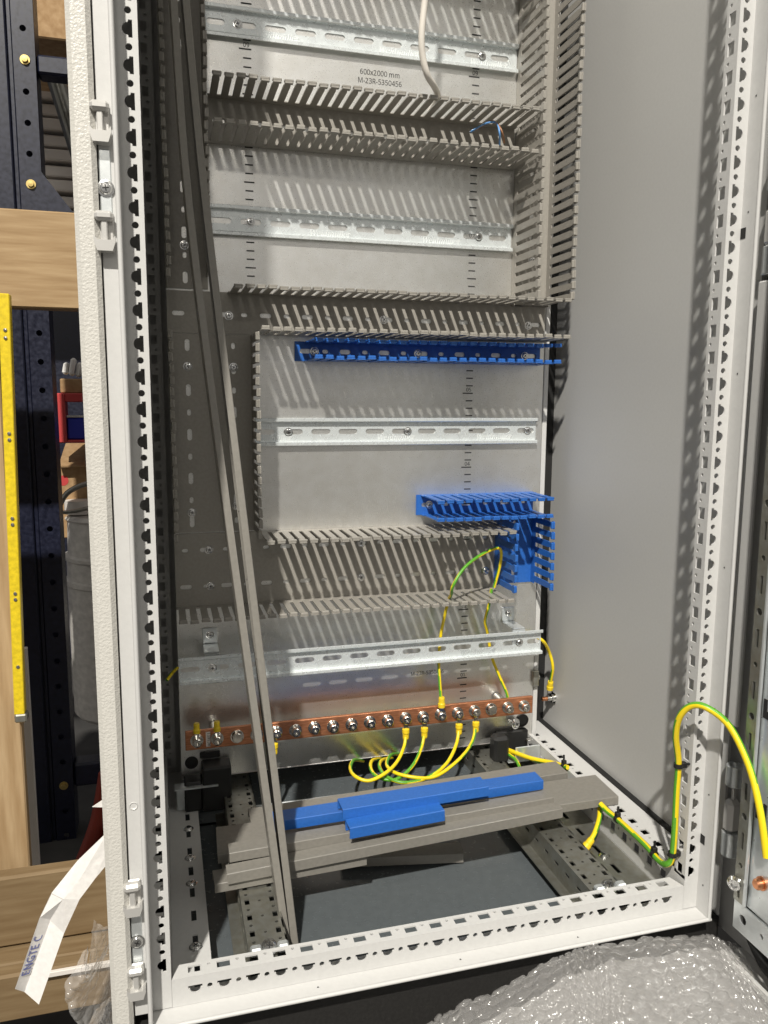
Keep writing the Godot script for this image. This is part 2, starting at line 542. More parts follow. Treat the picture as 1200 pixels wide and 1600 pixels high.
	for s in [-1.0, 1.0]:
		g.face([Vector3(s * 0.24475, -0.0075, D), Vector3(s * 0.2573, -0.0075, D), Vector3(s * 0.2573, -0.034, D), Vector3(s * 0.24475, -0.034, D)], Vector3.BACK)
		g.face([Vector3(s * 0.2457, -0.0075, D), Vector3(s * 0.2570, -0.0075, D), Vector3(s * 0.2520, -0.0075, D - 0.0175), Vector3(s * 0.2457, -0.0075, D - 0.0175)], Vector3.UP)
	g.box(Vector3(-0.2733, -0.0362, D - 0.02), Vector3(0.2733, -0.0342, D + 0.0185))
	g.tube([Vector3(-0.277, -0.0357, D + 0.019), Vector3(0.277, -0.0357, D + 0.019)], 0.0019, 10)
	g.box(Vector3(-0.277, -0.0475, D - 0.02), Vector3(0.277, -0.0368, D + 0.004))
	part("base_rail", g, M.paint, cab)
	for p in [Vector3(-0.1305, -0.0341, D + 0.009), Vector3(0.0065, -0.0341, D + 0.009), Vector3(0.13, -0.0341, D + 0.01)]:
		g = Geo.new()
		g.lathe([Vector2(0.0014, 0), Vector2(0, 0.0004)], p, Vector3.UP, 3)
		part("pressed_mark", g, M.rubber, cab)
	# rear post at the left and the parts behind the plate
	g = Geo.new()
	var ry := -0.0095
	while ry < 1.3:
		var o := Vector3(0, ry, -0.07)
		g.holed(o, Vector3.RIGHT, Vector3.UP, Rect2(-0.2625, -0.0082, 0.0165, 0.0164), rect(0.0075, 0.0115, Vector2(-0.2563, 0)), Vector2(-0.2563, 0), Vector3(0, 0, -0.0016))
		g.holed(o + Vector3(0, 0.0125, 0), Vector3.RIGHT, Vector3.UP, Rect2(-0.2625, -0.0043, 0.0165, 0.0086), circle(0.0020, Vector2(-0.2538, 0), 8), Vector2(-0.2538, 0), Vector3(0, 0, -0.0016))
		ry += 0.025
	part("rear_post", g, M.paint, cab)
	g = Geo.new()
	g.box(Vector3(-0.3, -0.05, -0.096), Vector3(0.3, top, -0.092))
	part("back_panel", g, M.wall, cab)
	g = Geo.new()
	g.box(Vector3(-0.31, top, -0.1), Vector3(0.31, top + 0.03, D + 0.02))
	part("roof_panel", g, M.paint, cab)
	g = Geo.new()
	g.box(Vector3(0.2700, -0.03, -0.05), Vector3(0.3018, top, -0.044))
	part("seal", g, M.rubber, cab)
	# floor: front sheet and a rear sheet whose folded front edge shows as a bright line
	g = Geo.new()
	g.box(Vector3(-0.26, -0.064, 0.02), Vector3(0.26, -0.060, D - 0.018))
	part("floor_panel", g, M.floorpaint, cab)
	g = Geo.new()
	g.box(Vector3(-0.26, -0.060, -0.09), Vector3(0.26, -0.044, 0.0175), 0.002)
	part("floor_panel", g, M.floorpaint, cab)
	g = Geo.new()
	g.tube([Vector3(-0.15, -0.0435, 0.0185), Vector3(0.2, -0.0435, 0.0185)], 0.0016, 8)
	part("floor_edge", g, M.zinc, cab)
	g = Geo.new()
	g.box(Vector3(-0.305, -0.33, D - 0.03), Vector3(0.305, -0.0485, D + 0.002), 0.004)
	g.box(Vector3(-0.305, -0.33, -0.09), Vector3(0.305, -0.068, D - 0.0302), 0.004)
	part("plinth", g, M.plinth, cab)
	# chassis rails across the floor
	for s in [-1.0, 1.0]:
		var x0: float = -0.188 if s < 0 else 0.1665
		var w := 0.037
		var o := Vector3(x0, -0.0165, 0)
		g = Geo.new()
		var z := 0.334
		while z > -0.06:
			for col in [[0.0, 0.012], [0.025, 0.012]]:
				g.holed(o + Vector3(0, 0, z), Vector3.RIGHT, Vector3(0, 0, 1), Rect2(col[0], -0.0082, 0.012, 0.0164), rect(0.0048, 0.0085, Vector2(col[0] + 0.006, 0)), Vector2(col[0] + 0.006, 0), Vector3(0, -0.0015, 0))
				g.holed(o + Vector3(0, 0, z - 0.0125), Vector3.RIGHT, Vector3(0, 0, 1), Rect2(col[0], -0.0043, 0.012, 0.0086), circle(0.0018, Vector2(col[0] + 0.006, 0), 8), Vector2(col[0] + 0.006, 0), Vector3(0, -0.0015, 0))
			g.holed(o + Vector3(0, 0, z), Vector3.RIGHT, Vector3(0, 0, 1), Rect2(0.012, -0.0125, 0.013, 0.025), circle(0.0016, Vector2(0.0185, 0), 8), Vector2(0.0185, 0), Vector3(0, -0.0015, 0))
			# side face, with slots
			g.holed(o + Vector3(0, 0, z), Vector3.DOWN, Vector3(0, 0, 1), Rect2(0, -0.0125, 0.03, 0.025), slot(0.004, 0.009, Vector2(0.015, 0)) if false else rect(0.004, 0.010, Vector2(0.014, 0)), Vector2(0.014, 0), Vector3(0.0015, 0, 0))
			z -= 0.025
		g.box(Vector3(x0 + w - 0.0015, -0.046, -0.07), Vector3(x0 + w, -0.0165, 0.343))
		g.box(Vector3(x0 - 0.011, -0.048, -0.07), Vector3(x0, -0.0465, 0.343))
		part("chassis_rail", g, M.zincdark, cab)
		for hx in [0.006, 0.031]:
			g = Geo.new()
			g.box(Vector3(x0 + hx - 0.005, -0.0160, 0.336), Vector3(x0 + hx + 0.005, -0.0075, 0.3445), 0.0015)
			part("rail_hook", g, M.zinc, cab)
		screw(cab, Vector3(x0 + 0.0185, -0.0120, 0.338), Vector3(0, 0.9, 0.44).normalized(), 0.0062, "bolt")
		# sheet with slots beside the rail
		g = Geo.new()
		var sx0: float = -0.2565 if s < 0 else x0 + w + 0.001
		var sx1: float = -0.2210 if s < 0 else 0.2565
		var sw := sx1 - sx0
		var lane: float = -0.2345 if s < 0 else 0.2300
		z = 0.32
		while z > -0.05:
			g.holed(Vector3(0, -0.0340, z), Vector3.RIGHT, Vector3(0, 0, 1), Rect2(sx0, -0.02, sw, 0.04), rect(0.0052, 0.018, Vector2(lane, 0)), Vector2(lane, 0), Vector3(0, -0.0015, 0))
			z -= 0.04
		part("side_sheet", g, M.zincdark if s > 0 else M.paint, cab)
		if s > 0:
			screw(cab, Vector3(0.2300, -0.0338, 0.255), Vector3.UP, 0.0052, "bolt")
			screw(cab, Vector3(0.2140, -0.0338, 0.175), Vector3.UP, 0.005, "bolt")
			screw(cab, Vector3(0.236, -0.0338, 0.045), Vector3.UP, 0.005, "bolt")
		else:
			for zz in [0.29, 0.185, 0.135, 0.07]:
				screw(cab, Vector3(-0.2345, -0.0338, zz), Vector3.UP, 0.005, "bolt")
	# bracket plates at the foot of the mounting plate
	g = Geo.new()
	g.box(Vector3(-0.247, -0.034, 0.02), Vector3(-0.196, 0.002, 0.0225), 0.001)
	g.box(Vector3(-0.249, 0.0, 0.02), Vector3(-0.195, 0.002, 0.036))
	part("foot_bracket", g, M.zinc, cab)
	g = Geo.new()
	g.box(Vector3(0.209, -0.02, 0.0), Vector3(0.2565, -0.0185, 0.035), 0.0005)
	g.box(Vector3(0.218, -0.018, 0.036), Vector3(0.256, 0.004, 0.038), 0.0006)
	part("foot_bracket", g, M.zinc, cab)
	screw(cab, Vector3(0.247, 0.0055, 0.02), Vector3.UP, 0.0045, "bolt")
	# lock rod guides on the left edge, in two pairs, with a striker between
	for y in [0.6885, 0.6125, 0.0792, 0.0025]:
		g = Geo.new()
		g.box(Vector3(-0.2925, y - 0.0145, D + 0.0022), Vector3(-0.2793, y + 0.0145, D + 0.0045), 0.0012)
		g.box(Vector3(-0.2927, y + 0.0072, D + 0.0040), Vector3(-0.2791, y + 0.0143, D + 0.0125), 0.0022)
		g.box(Vector3(-0.2882, y - 0.0080, D + 0.0040), Vector3(-0.2836, y + 0.0078, D + 0.0098), 0.0008)
		g.prism(PackedVector2Array([Vector2(-0.0076, 0.0046), Vector2(-0.0050, 0.0014), Vector2(0.0050, 0.0014), Vector2(0.0076, 0.0046), Vector2(0.0076, 0.0002), Vector2(0.0054, -0.0064), Vector2(-0.0054, -0.0064), Vector2(-0.0076, 0.0002)]), Vector3(-0.2859, y - 0.0078, D + 0.0040), Vector3.RIGHT, Vector3.UP, Vector3(0, 0, 0.0078))
		part("lock_guide", g, M.cast, cab)
	for y in [0.648, 0.0405]:
		g = Geo.new()
		g.box(Vector3(-0.2885, y - 0.024, D - 0.012), Vector3(-0.2795, y + 0.024, D + 0.0028), 0.001)
		part("lock_plate", g, M.zinc, cab)
		screw(cab, Vector3(-0.2840, y - 0.004, D + 0.0030), Vector3.BACK, 0.0048, "bolt")
	g = Geo.new()
	g.lathe([Vector2(0.0022, 0), Vector2(0.0032, 0.0008), Vector2(0.0036, 0.0002)], Vector3(-0.2825, 0.158, D + 0.0020), Vector3.BACK, 14)
	part("stop", g, M.paint, cab)

func screw(parent: Node, at: Vector3, axis: Vector3, r: float, called := "screw") -> MeshInstance3D:
	if not M.has("screw_mesh"):
		var g := Geo.new()
		var prof := [Vector2(1.0, 0.0)]
		for i in 6:
			var a := PI / 2 * i / 5
			prof.append(Vector2(0.62 + 0.38 * cos(a), 0.22 + 0.34 * sin(a)))
		prof.append(Vector2(0, 0.58))
		g.lathe(prof, Vector3.ZERO, Vector3.BACK, 18)
		g.lathe([Vector2(1.28, 0.0), Vector2(1.28, 0.1), Vector2(1.0, 0.12)], Vector3.ZERO, Vector3.BACK, 18)
		var mesh: ArrayMesh = g.mesh()
		var h := Geo.new()
		h.box(Vector3(-0.48, -0.09, 0.5), Vector3(0.48, 0.09, 0.60))
		h.box(Vector3(-0.09, -0.48, 0.5), Vector3(0.09, 0.48, 0.605))
		var a := []
		a.resize(Mesh.ARRAY_MAX)
		a[Mesh.ARRAY_VERTEX] = h.v; a[Mesh.ARRAY_NORMAL] = h.n
		mesh.add_surface_from_arrays(Mesh.PRIMITIVE_TRIANGLES, a)
		mesh.surface_set_material(0, M.chrome)
		mesh.surface_set_material(1, M.rubber)
		M.screw_mesh = mesh
	var up := Vector3.UP if absf(axis.y) < 0.9 else Vector3.RIGHT
	var x := up.cross(axis).normalized()
	var b := Basis(x, axis.cross(x), axis).rotated(axis, rng.randf() * PI) * Basis.from_scale(Vector3.ONE * r)
	return part(called, M.screw_mesh, null, parent, Transform3D(b, at))

# ---------------------------------------------------------------- mounting plate
func words(parent: Node, text: String, at: Vector3, h: float, m: Material, depth := 0.0003, slant := 0.0, called := "lettering", font := "Droid Sans") -> void:
	var t := TextMesh.new()
	t.text = text
	var f := SystemFont.new()
	f.font_names = PackedStringArray([font])
	t.font = f
	t.font_size = 32
	t.pixel_size = h / 23.0
	t.depth = depth
	t.curve_step = 2.0
	var b := Basis(Vector3.RIGHT, Vector3(slant, 1, 0), Vector3.BACK)
	part(called, t, m, parent, Transform3D(b, at))

func plate_part() -> void:
	var g := Geo.new()
	g.box(Vector3(-0.2395, -0.002, -0.0025), Vector3(0.2605, 1.90, 0.0))
	g.box(Vector3(-0.2395, -0.0045, -0.02), Vector3(0.2605, -0.0022, 0.0), 0.0015)
	var p := part("mounting_plate", g, M.plate, cab)
	g = Geo.new()
	g.box(Vector3(0.2622, -0.002, -0.014), Vector3(0.2690, 1.90, -0.0005), 0.0008)
	part("edge_fold", g, M.paint, p)
	for x in [-0.1385, 0.1515]:
		for i in range(1, 101):
			var y := 0.01 * i
			if x < 0 and y < 0.6:
				continue
			g = Geo.new()
			var w := 0.0095 if i % 10 else 0.0145
			if i % 5 == 0 and i % 10: w = 0.0125
			g.box(Vector3(x - w * (0.5 if i % 10 else 0.65), y - 0.0008, 0.0001), Vector3(x + w * (0.5 if i % 10 else 0.35), y + 0.0008, 0.0003))
			part("scale_mark", g, M.print, p)
			if i % 10 == 0 and i < 100:
				words(p, "%02d" % (i / 10), Vector3(x - 0.001, y + 0.0046, 0.0002), 0.0050, M.print, 0.0002, 0.0, "scale_number")
	words(p, "600x2000 mm", Vector3(0.0245, 0.8905, 0.0002), 0.0058, M.print)
	words(p, "M-23R-5350456", Vector3(0.0245, 0.8805, 0.0002), 0.0058, M.print)
	words(p, "M-23R-5350456", Vector3(0.0975, 0.1125, 0.0002), 0.0050, M.print)
	# stud on the right wall, with its earth bolt; clamp at the plate edge
	g = Geo.new()
	g.lathe([Vector2(0.009, 0), Vector2(0.009, 0.0016), Vector2(0.0065, 0.0016), Vector2(0.0065, 0.006), Vector2(0.004, 0.0062), Vector2(0.004, 0.012)], Vector3(0.302, 0.0515, -0.0105), Vector3.LEFT, 6)
	part("earth_nut", g, M.chrome, cab)
	g = Geo.new()
	g.lathe([Vector2(0.0033, 0), Vector2(0.0033, 0.008), Vector2(0.0026, 0.0088), Vector2(0, 0.0088)], Vector3(0.290, 0.0515, -0.0105), Vector3.LEFT, 14)
	part("earth_stud", g, M.stud, cab)
	g = Geo.new()
	g.box(Vector3(0.258, 0.078, 0.0005), Vector3(0.2672, 0.102, 0.006), 0.001)
	g.lathe([Vector2(0.0045, 0), Vector2(0.0045, 0.004), Vector2(0, 0.0045)], Vector3(0.2655, 0.0905, 0.0), Vector3.RIGHT, 12)
	part("edge_clamp", g, M.zincdark, cab)

# ---------------------------------------------------------------- door
func door() -> void:
	var d := Node3D.new()
	d.name = "door"
	cab.add_child(d)
	d.set_meta("label", "opened door at the right edge with perforated inner frame")
	var g := Geo.new()
	g.box(Vector3(0.3120, -0.07, 0.345), Vector3(0.3150, 1.95, 1.0), 0.001)
	g.box(Vector3(0.2960, -0.075, 0.388), Vector3(0.3150, -0.070, 1.0), 0.001)
	g.box(Vector3(0.2860, -0.075, 0.3885), Vector3(0.2905, -0.066, 1.0), 0.0015)
	part("door_skin", g, M.wall, d)
	g = Geo.new()
	g.box(Vector3(0.2895, 0.17, D + 0.008), Vector3(0.2945, 0.602, D + 0.0215), 0.0015)
	part("door_rim", g, M.paint, d)
	g = Geo.new()
	g.tube(smooth([Vector3(0.301, 1.95, 0.407), Vector3(0.301, 0.6, 0.407), Vector3(0.301, 0.06, 0.407), Vector3(0.301, -0.02, 0.408), Vector3(0.301, -0.048, 0.425), Vector3(0.301, -0.058, 0.46), Vector3(0.301, -0.06, 0.6), Vector3(0.301, -0.06, 0.99)], 5), 0.006, 8)
	part("gasket", g, M.rubber, d)
	# perforated frame bar, upright
	g = Geo.new()
	var y := 0.026
	var i := 0
	while y < 1.3:
		var shape: PackedVector2Array = rect(0.0034, 0.017, Vector2(0.0062, 0)) if i % 2 == 0 else circle(0.0026 if i % 4 == 1 else 0.0036, Vector2(0.0062, 0), 10)
		g.holed(Vector3(0.2705, y, 0.4195), Vector3(0, 0, 1), Vector3.UP, Rect2(0, -0.0125, 0.0125, 0.025), shape, Vector2(0.0062, 0), Vector3(0.0015, 0, 0))
		y += 0.025
		i += 1
	g.box(Vector3(0.2722, 0.0135, 0.4195), Vector3(0.300, 1.3, 0.4212))
	part("frame_bar", g, M.zincdark, d)
	g = Geo.new()
	g.tube([Vector3(0.2712, 0.0135, 0.4335), Vector3(0.2712, 1.3, 0.4335)], 0.0018, 8)
	g.box(Vector3(0.2740, 0.0135, 0.4340), Vector3(0.2760, 1.3, 0.60))
	part("inner_sheet", g, M.zinc, d)
	# lower frame bar that runs forward
	g = Geo.new()
	for k in 12:
		var zz := 0.432 + 0.025 * k
		var shape: PackedVector2Array = slot(0.005, 0.0045, Vector2(-0.0145, 0)) if k % 2 else circle(0.0048, Vector2(-0.0145, 0), 12)
		g.holed(Vector3(0.272, 0.0125, zz), Vector3.UP, Vector3(0, 0, 1), Rect2(-0.029, -0.0125, 0.029, 0.025), shape, Vector2(-0.0145, 0), Vector3(0.0015, 0, 0))
	part("frame_bar", g, M.zinc, d)
	for yy in [0.285, 0.213, 0.115]:
		g = Geo.new()
		var u := PackedVector2Array([Vector2(0, 0.009), Vector2(0.004, 0.009), Vector2(0.004, -0.002), Vector2(0.009, -0.002), Vector2(0.009, 0.009), Vector2(0.013, 0.009), Vector2(0.013, -0.009), Vector2(0, -0.009)])
		g.prism(u, Vector3(0.2741, yy, 0.4365), Vector3(0, 0, 1), Vector3.UP, Vector3(-0.0008, 0, 0))
		part("punched_slot", g, M.rubber, d)
	g = Geo.new()
	g.lathe([Vector2(0.0065, 0), Vector2(0.0065, 0.0015), Vector2(0.0052, 0.0016), Vector2(0.0052, 0.0060), Vector2(0.0040, 0.0075), Vector2(0, 0.0078)], Vector3(0.274, 0.0475, 0.4505), Vector3.LEFT, 16)
	part("earth_stud", g, M.stud, d)
	g = Geo.new()
	g.lathe([Vector2(0.0075, 0), Vector2(0.0075, 0.003), Vector2(0.0055, 0.0065), Vector2(0.003, 0.0065), Vector2(0.003, 0.004), Vector2(0, 0.004)], Vector3(0.2702, 0.031, 0.4215), Vector3(-0.8, 0, 0.6), 14)
	part("bolt", g, M.chrome, d)
	# hinges between post and door
	for yy in [0.647, 0.066]:
		var h := Node3D.new()
		h.name = "hinge"
		cab.add_child(h, true)
		for k in [[0.048, 0.022], [-0.026, 0.026]]:
			g = Geo.new()
			g.lathe([Vector2(0.0, 0.0), Vector2(0.0082, 0.0), Vector2(0.0090, 0.001), Vector2(0.0090, k[1] - 0.001), Vector2(0.0082, k[1]), Vector2(0, k[1])], Vector3(0.3015, yy + k[0] - k[1] * 0.5, D + 0.0105), Vector3.UP, 18)
			part("knuckle", g, M.zinc, h)
		g = Geo.new()
		g.box(Vector3(0.2935, yy - 0.014, D + 0.003), Vector3(0.3095, yy + 0.022, D + 0.0165), 0.0045)
		part("hinge_block", g, M.cast, h)
		g = Geo.new()
		g.tube([Vector3(0.3015, yy - 0.03, D + 0.0105), Vector3(0.3015, yy + 0.062, D + 0.0105)], 0.0019, 8)
		part("pin", g, M.chrome, h)

# ---------------------------------------------------------------- wiring ducts
var finger_meshes := {}
func finger_mesh(h: float) -> ArrayMesh:
	if not finger_meshes.has(h):
		var g := Geo.new()
		# x along the duct, y outwards from the duct, z away from the plate
		var sh := PackedVector2Array([Vector2(-0.0041, 0.0115), Vector2(-0.0041, h - 0.017), Vector2(-0.0034, h - 0.0135), Vector2(-0.0034, h - 0.0075), Vector2(-0.0051, h - 0.0055), Vector2(-0.0051, h - 0.0008), Vector2(-0.004, h), Vector2(0.004, h), Vector2(0.0051, h - 0.0008), Vector2(0.0051, h - 0.0055), Vector2(0.0034, h - 0.0075), Vector2(0.0034, h - 0.0135), Vector2(0.0041, h - 0.017), Vector2(0.0041, 0.0115)])
		g.prism(sh, Vector3(0, -0.0016, 0), Vector3.RIGHT, Vector3.BACK, Vector3(0, 0.0016, 0))
		g.box(Vector3(-0.0046, -0.0046, h - 0.0046), Vector3(0.0046, -0.0012, h - 0.0002), 0.0007)
		finger_meshes[h] = g.mesh()
	return finger_meshes[h]

# origin: corner of the base; ax: direction of the length; ay: across; walls: [side 0 or 1, from, to]
func duct(called: String, label: String, group: String, o: Vector3, ax: Vector3, ay: Vector3, length: float, width: float, h: float, m: Material, walls: Array, rows: Array, screws: Array) -> void:
	var t := thing(called, label, "cable duct", group, o)
	var g := Geo.new()
	var n := int(length / 0.025)
	var cell := length / n
	for i in n:
		var edges := [0.0]
		for r in rows.size() - 1:
			edges.append((rows[r] + rows[r + 1]) / 2)
		edges.append(width)
		for r in rows.size():
			var c := Vector2(cell * (i + 0.5), rows[r])
			g.holed(Vector3(0, 0, 0.0022), ax, ay, Rect2(cell * i, edges[r], cell, edges[r + 1] - edges[r]), slot(0.0145, 0.0058, c) if (i + r) % 2 == 0 else slot(0.0078, 0.0048, c), c, Vector3(0, 0, -0.0016))
	part("base", g, m, t)
	for w in walls:
		g = Geo.new()
		var out: Vector3 = ay if w[0] == 1 else -ay
		var edge: Vector3 = ay * (width if w[0] == 1 else 0.0)
		var a: Vector3 = ax * w[1] + edge - out * 0.0016
		var b: Vector3 = ax * w[2] + edge + Vector3(0, 0, 0.0122)
		var lo := Vector3(minf(a.x, b.x), minf(a.y, b.y), 0.0006)
		var hi := Vector3(maxf(a.x, b.x), maxf(a.y, b.y), 0.0122)
		g.box(lo, hi, 0.0004)
		part("wall", g, m, t)
		var count := int((w[2] - w[1]) / PITCH)
		var sp: float = (w[2] - w[1]) / count
		for i in count:
			var at: Vector3 = ax * (w[1] + sp * (i + 0.5)) + edge
			var bas := Basis(ax, out, Vector3.BACK)
			if bas.determinant() < 0:
				bas = Basis(-ax, out, Vector3.BACK)
			bas = bas.rotated(ax, rng.randf_range(-0.010, 0.010))
			bas = bas.rotated(Vector3.BACK, rng.randf_range(-0.03, 0.03))
			part("finger", finger_mesh(h), m, t, Transform3D(bas, at))
	for s in screws:
		screw(t, ax * s[0] + ay * s[1] + Vector3(0, 0, 0.0023), Vector3.BACK, 0.0042)

func ducts() -> void:
	var G := "grey slotted wiring ducts on the mounting plate"
	var B := "blue slotted wiring ducts on the mounting plate"
	var X := Vector3.RIGHT
	var Y := Vector3.UP
	duct("wiring_duct", "grey slotted duct crossing the upper plate, with a white cable entering it", G, Vector3(-0.1865, 0.7905, 0), X, Y, 0.393, 0.052, 0.08, M.duct, [[0, 0.0, 0.393], [1, 0.0, 0.393]], [0.026], [[0.35, 0.026]])
	duct("wiring_duct", "grey slotted duct crossing the plate above the topmost rail, at the picture's upper rim", G, Vector3(-0.1865, 1.0125, 0), X, Y, 0.393, 0.052, 0.08, M.duct, [[0, 0.0, 0.393], [1, 0.0, 0.393]], [0.026], [])
	duct("wiring_duct", "grey slotted duct rising along the upper right edge of the plate", G, Vector3(0.2085, 0.6165, 0), Y, X, 0.47, 0.052, 0.08, M.duct, [[0, 0.0, 0.47], [1, 0.0, 0.47]], [0.026], [[0.06, 0.03], [0.3, 0.03]])
	duct("wiring_duct", "grey slotted duct crossing the plate directly above the long blue duct", G, Vector3(-0.2395, 0.5695, 0), X, Y, 0.4985, 0.050, 0.08, M.duct, [[0, 0.102, 0.4985], [1, 0.072, 0.4985]], [0.0235], [[0.27, 0.0235], [0.073, 0.022], [0.474, 0.022]])
	duct("wiring_duct", "dark shaded grey duct rising along the upper left edge of the plate", G, Vector3(-0.2395, 0.622, 0), Y, X, 0.47, 0.049, 0.08, M.duct, [[0, 0.0, 0.47], [1, 0.014, 0.47]], [0.0225], [[0.05, 0.0225]])
	duct("wiring_duct", "broad dark shaded duct down the left edge beside the middle rail", G, Vector3(-0.2395, 0.3245, 0), Y, X, 0.2445, 0.1005, 0.08, M.duct, [[0, 0.0, 0.2445], [1, 0.0, 0.2445]], [0.0225, 0.0775], [[0.205, 0.0225], [0.205, 0.0775], [0.025, 0.0225], [0.032, 0.0775]])
	duct("wiring_duct", "broad grey duct crossing the plate below the bare middle field", G, Vector3(-0.2395, 0.2285, 0), X, Y, 0.4315, 0.0945, 0.08, M.duct, [[0, 0.0, 0.4315], [1, 0.104, 0.4315]], [0.026, 0.073], [[0.042, 0.073], [0.043, 0.026], [0.2405, 0.0265], [0.2405, 0.073], [0.42, 0.026]])
	duct("wiring_duct", "long narrow blue duct crossing the plate above the middle rail", B, Vector3(-0.0855, 0.5385, 0), X, Y, 0.339, 0.0245, 0.068, M.blue, [[0, 0.012, 0.339], [1, 0.012, 0.339]], [0.0125], [[0.025, 0.0125], [0.163, 0.0125], [0.316, 0.0125]])
	duct("wiring_duct", "short blue duct lying across the top of the upright blue duct", B, Vector3(0.0777, 0.3365, 0), X, Y, 0.1725, 0.0275, 0.068, M.blue, [[0, 0.006, 0.1725], [1, 0.006, 0.1725]], [0.0137], [[0.018, 0.0137]])
	duct("wiring_duct", "short upright blue duct at the right end of the broad grey duct", B, Vector3(0.1945, 0.2345, 0), Y, X, 0.0985, 0.057, 0.068, M.blue, [[0, 0.0, 0.0985], [1, 0.0, 0.0985]], [0.0285], [])

# ---------------------------------------------------------------- top hat rails
func rail(label: String, o: Vector3, length: float, screws: Array, texts: Array, first: float) -> Node3D:
	var t := thing("mounting_rail", label, "rail", "slotted steel mounting rails", o)
	var g := Geo.new()
	# brims, flanks and edge strips of the web
	for s in [-1.0, 1.0]:
		var p := PackedVector2Array([Vector2(s * 0.0110, 0.0), Vector2(s * 0.0132, 0.0), Vector2(s * 0.0137, 0.0008), Vector2(s * 0.0137, 0.0058), Vector2(s * 0.0144, 0.0063), Vector2(s * 0.0170, 0.0063), Vector2(s * 0.0175, 0.0069), Vector2(s * 0.0170, 0.0075), Vector2(s * 0.0136, 0.0075), Vector2(s * 0.0126, 0.0066), Vector2(s * 0.0126, 0.0013), Vector2(s * 0.0110, 0.0011)])
		g.prism(p, Vector3.ZERO, Vector3.UP, Vector3.BACK, Vector3(length, 0, 0))
	var x := 0.0
	var c := first
	while x < length - 0.001:
		var e := minf(c + 0.018, length)
		if c + 0.0125 > length or c - 0.0125 < x:
			var l := maxf(c - 0.0125, x + 0.0015)
			var r := minf(c + 0.0125, length - 0.0015)
			if r - l > 0.008:
				g.holed(Vector3(0, 0, 0.0011), Vector3.RIGHT, Vector3.UP, Rect2(x, -0.011, e - x, 0.022), slot(r - l, 0.0068, Vector2((l + r) / 2, 0)), Vector2((l + r) / 2, 0), Vector3(0, 0, -0.0011))
			else:
				g.box(Vector3(x, -0.011, 0), Vector3(e, 0.011, 0.0011))
		else:
			g.holed(Vector3(0, 0, 0.0011), Vector3.RIGHT, Vector3.UP, Rect2(x, -0.011, e - x, 0.022), slot(0.025, 0.0068, Vector2(c, 0)), Vector2(c, 0), Vector3(0, 0, -0.0011))
		x = e
		c += 0.036
	part("profile", g, M.rail, t)
	for s in screws:
		screw(t, Vector3(s, 0, 0.0012), Vector3.BACK, 0.0043)
	for s in texts:
		words(t, "Weidmüller", Vector3(s, -0.0082, 0.0012), 0.0066, M.zinc if o.z > 0.01 else M.emboss, 0.0005, 0.25, "lettering", "Droid Serif")
		var z := Geo.new()
		for k in 3:
			z.box(Vector3(s + 0.0205 + 0.0005 * k, -0.0102 + 0.0019 * k, 0.0011), Vector3(s + 0.0245 + 0.0005 * k, -0.0093 + 0.0019 * k, 0.0015))
		part("emblem", z, M.zinc if o.z > 0.01 else M.emboss, t)
	return t

func rails() -> void:
	rail("slotted steel rail across the top of the plate, behind the white cable", Vector3(-0.1865, 0.9255, 0.0004), 0.3935, [0.0375, 0.3455], [0.084, 0.235, 0.355], 0.010)
	rail("slotted steel rail between the two upper grey crossing ducts", Vector3(-0.1875, 0.7035, 0.0004), 0.3935, [0.0495, 0.347], [0.148, 0.295], 0.014)
	rail("slotted steel rail across the bare field below the long blue duct", Vector3(-0.1365, 0.4495, 0.0004), 0.3875, [0.0420, 0.201, 0.375], [0.020, 0.185, 0.325], 0.012)
	var t := rail("slotted steel rail standing off the plate on brackets above the copper bar", Vector3(-0.2390, 0.1595, 0.0400), 0.4885, [0.0400, 0.4560], [0.245, 0.395], 0.012)
	for x in [0.040, 0.456]:
		var g := Geo.new()
		g.box(Vector3(x - 0.0095, 0.020, -0.0395), Vector3(x + 0.0095, 0.040, -0.0375), 0.0006)
		g.box(Vector3(x - 0.0095, -0.034, -0.0395), Vector3(x + 0.0095, -0.022, -0.0375), 0.0006)
		g.box(Vector3(x - 0.0095, 0.0175, -0.0395), Vector3(x + 0.0095, 0.0195, -0.002), 0.0006)
		g.box(Vector3(x - 0.0095, -0.0215, -0.0395), Vector3(x + 0.0095, -0.0195, -0.002), 0.0006)
		g.box(Vector3(x - 0.0095, -0.0193, -0.0025), Vector3(x + 0.0095, 0.0173, -0.0005), 0.0006)
		part("bracket", g, M.zinc, t)
		screw(t, Vector3(x, 0.031, -0.0374), Vector3.BACK, 0.004)

# ---------------------------------------------------------------- copper bar
func hexed(g: Geo, r: float, z0: float, z1: float) -> void:
	g.lathe([Vector2(r, z0), Vector2(r, z1 - 0.0006), Vector2(r - 0.0008, z1)], Vector3.ZERO, Vector3.BACK, 18)

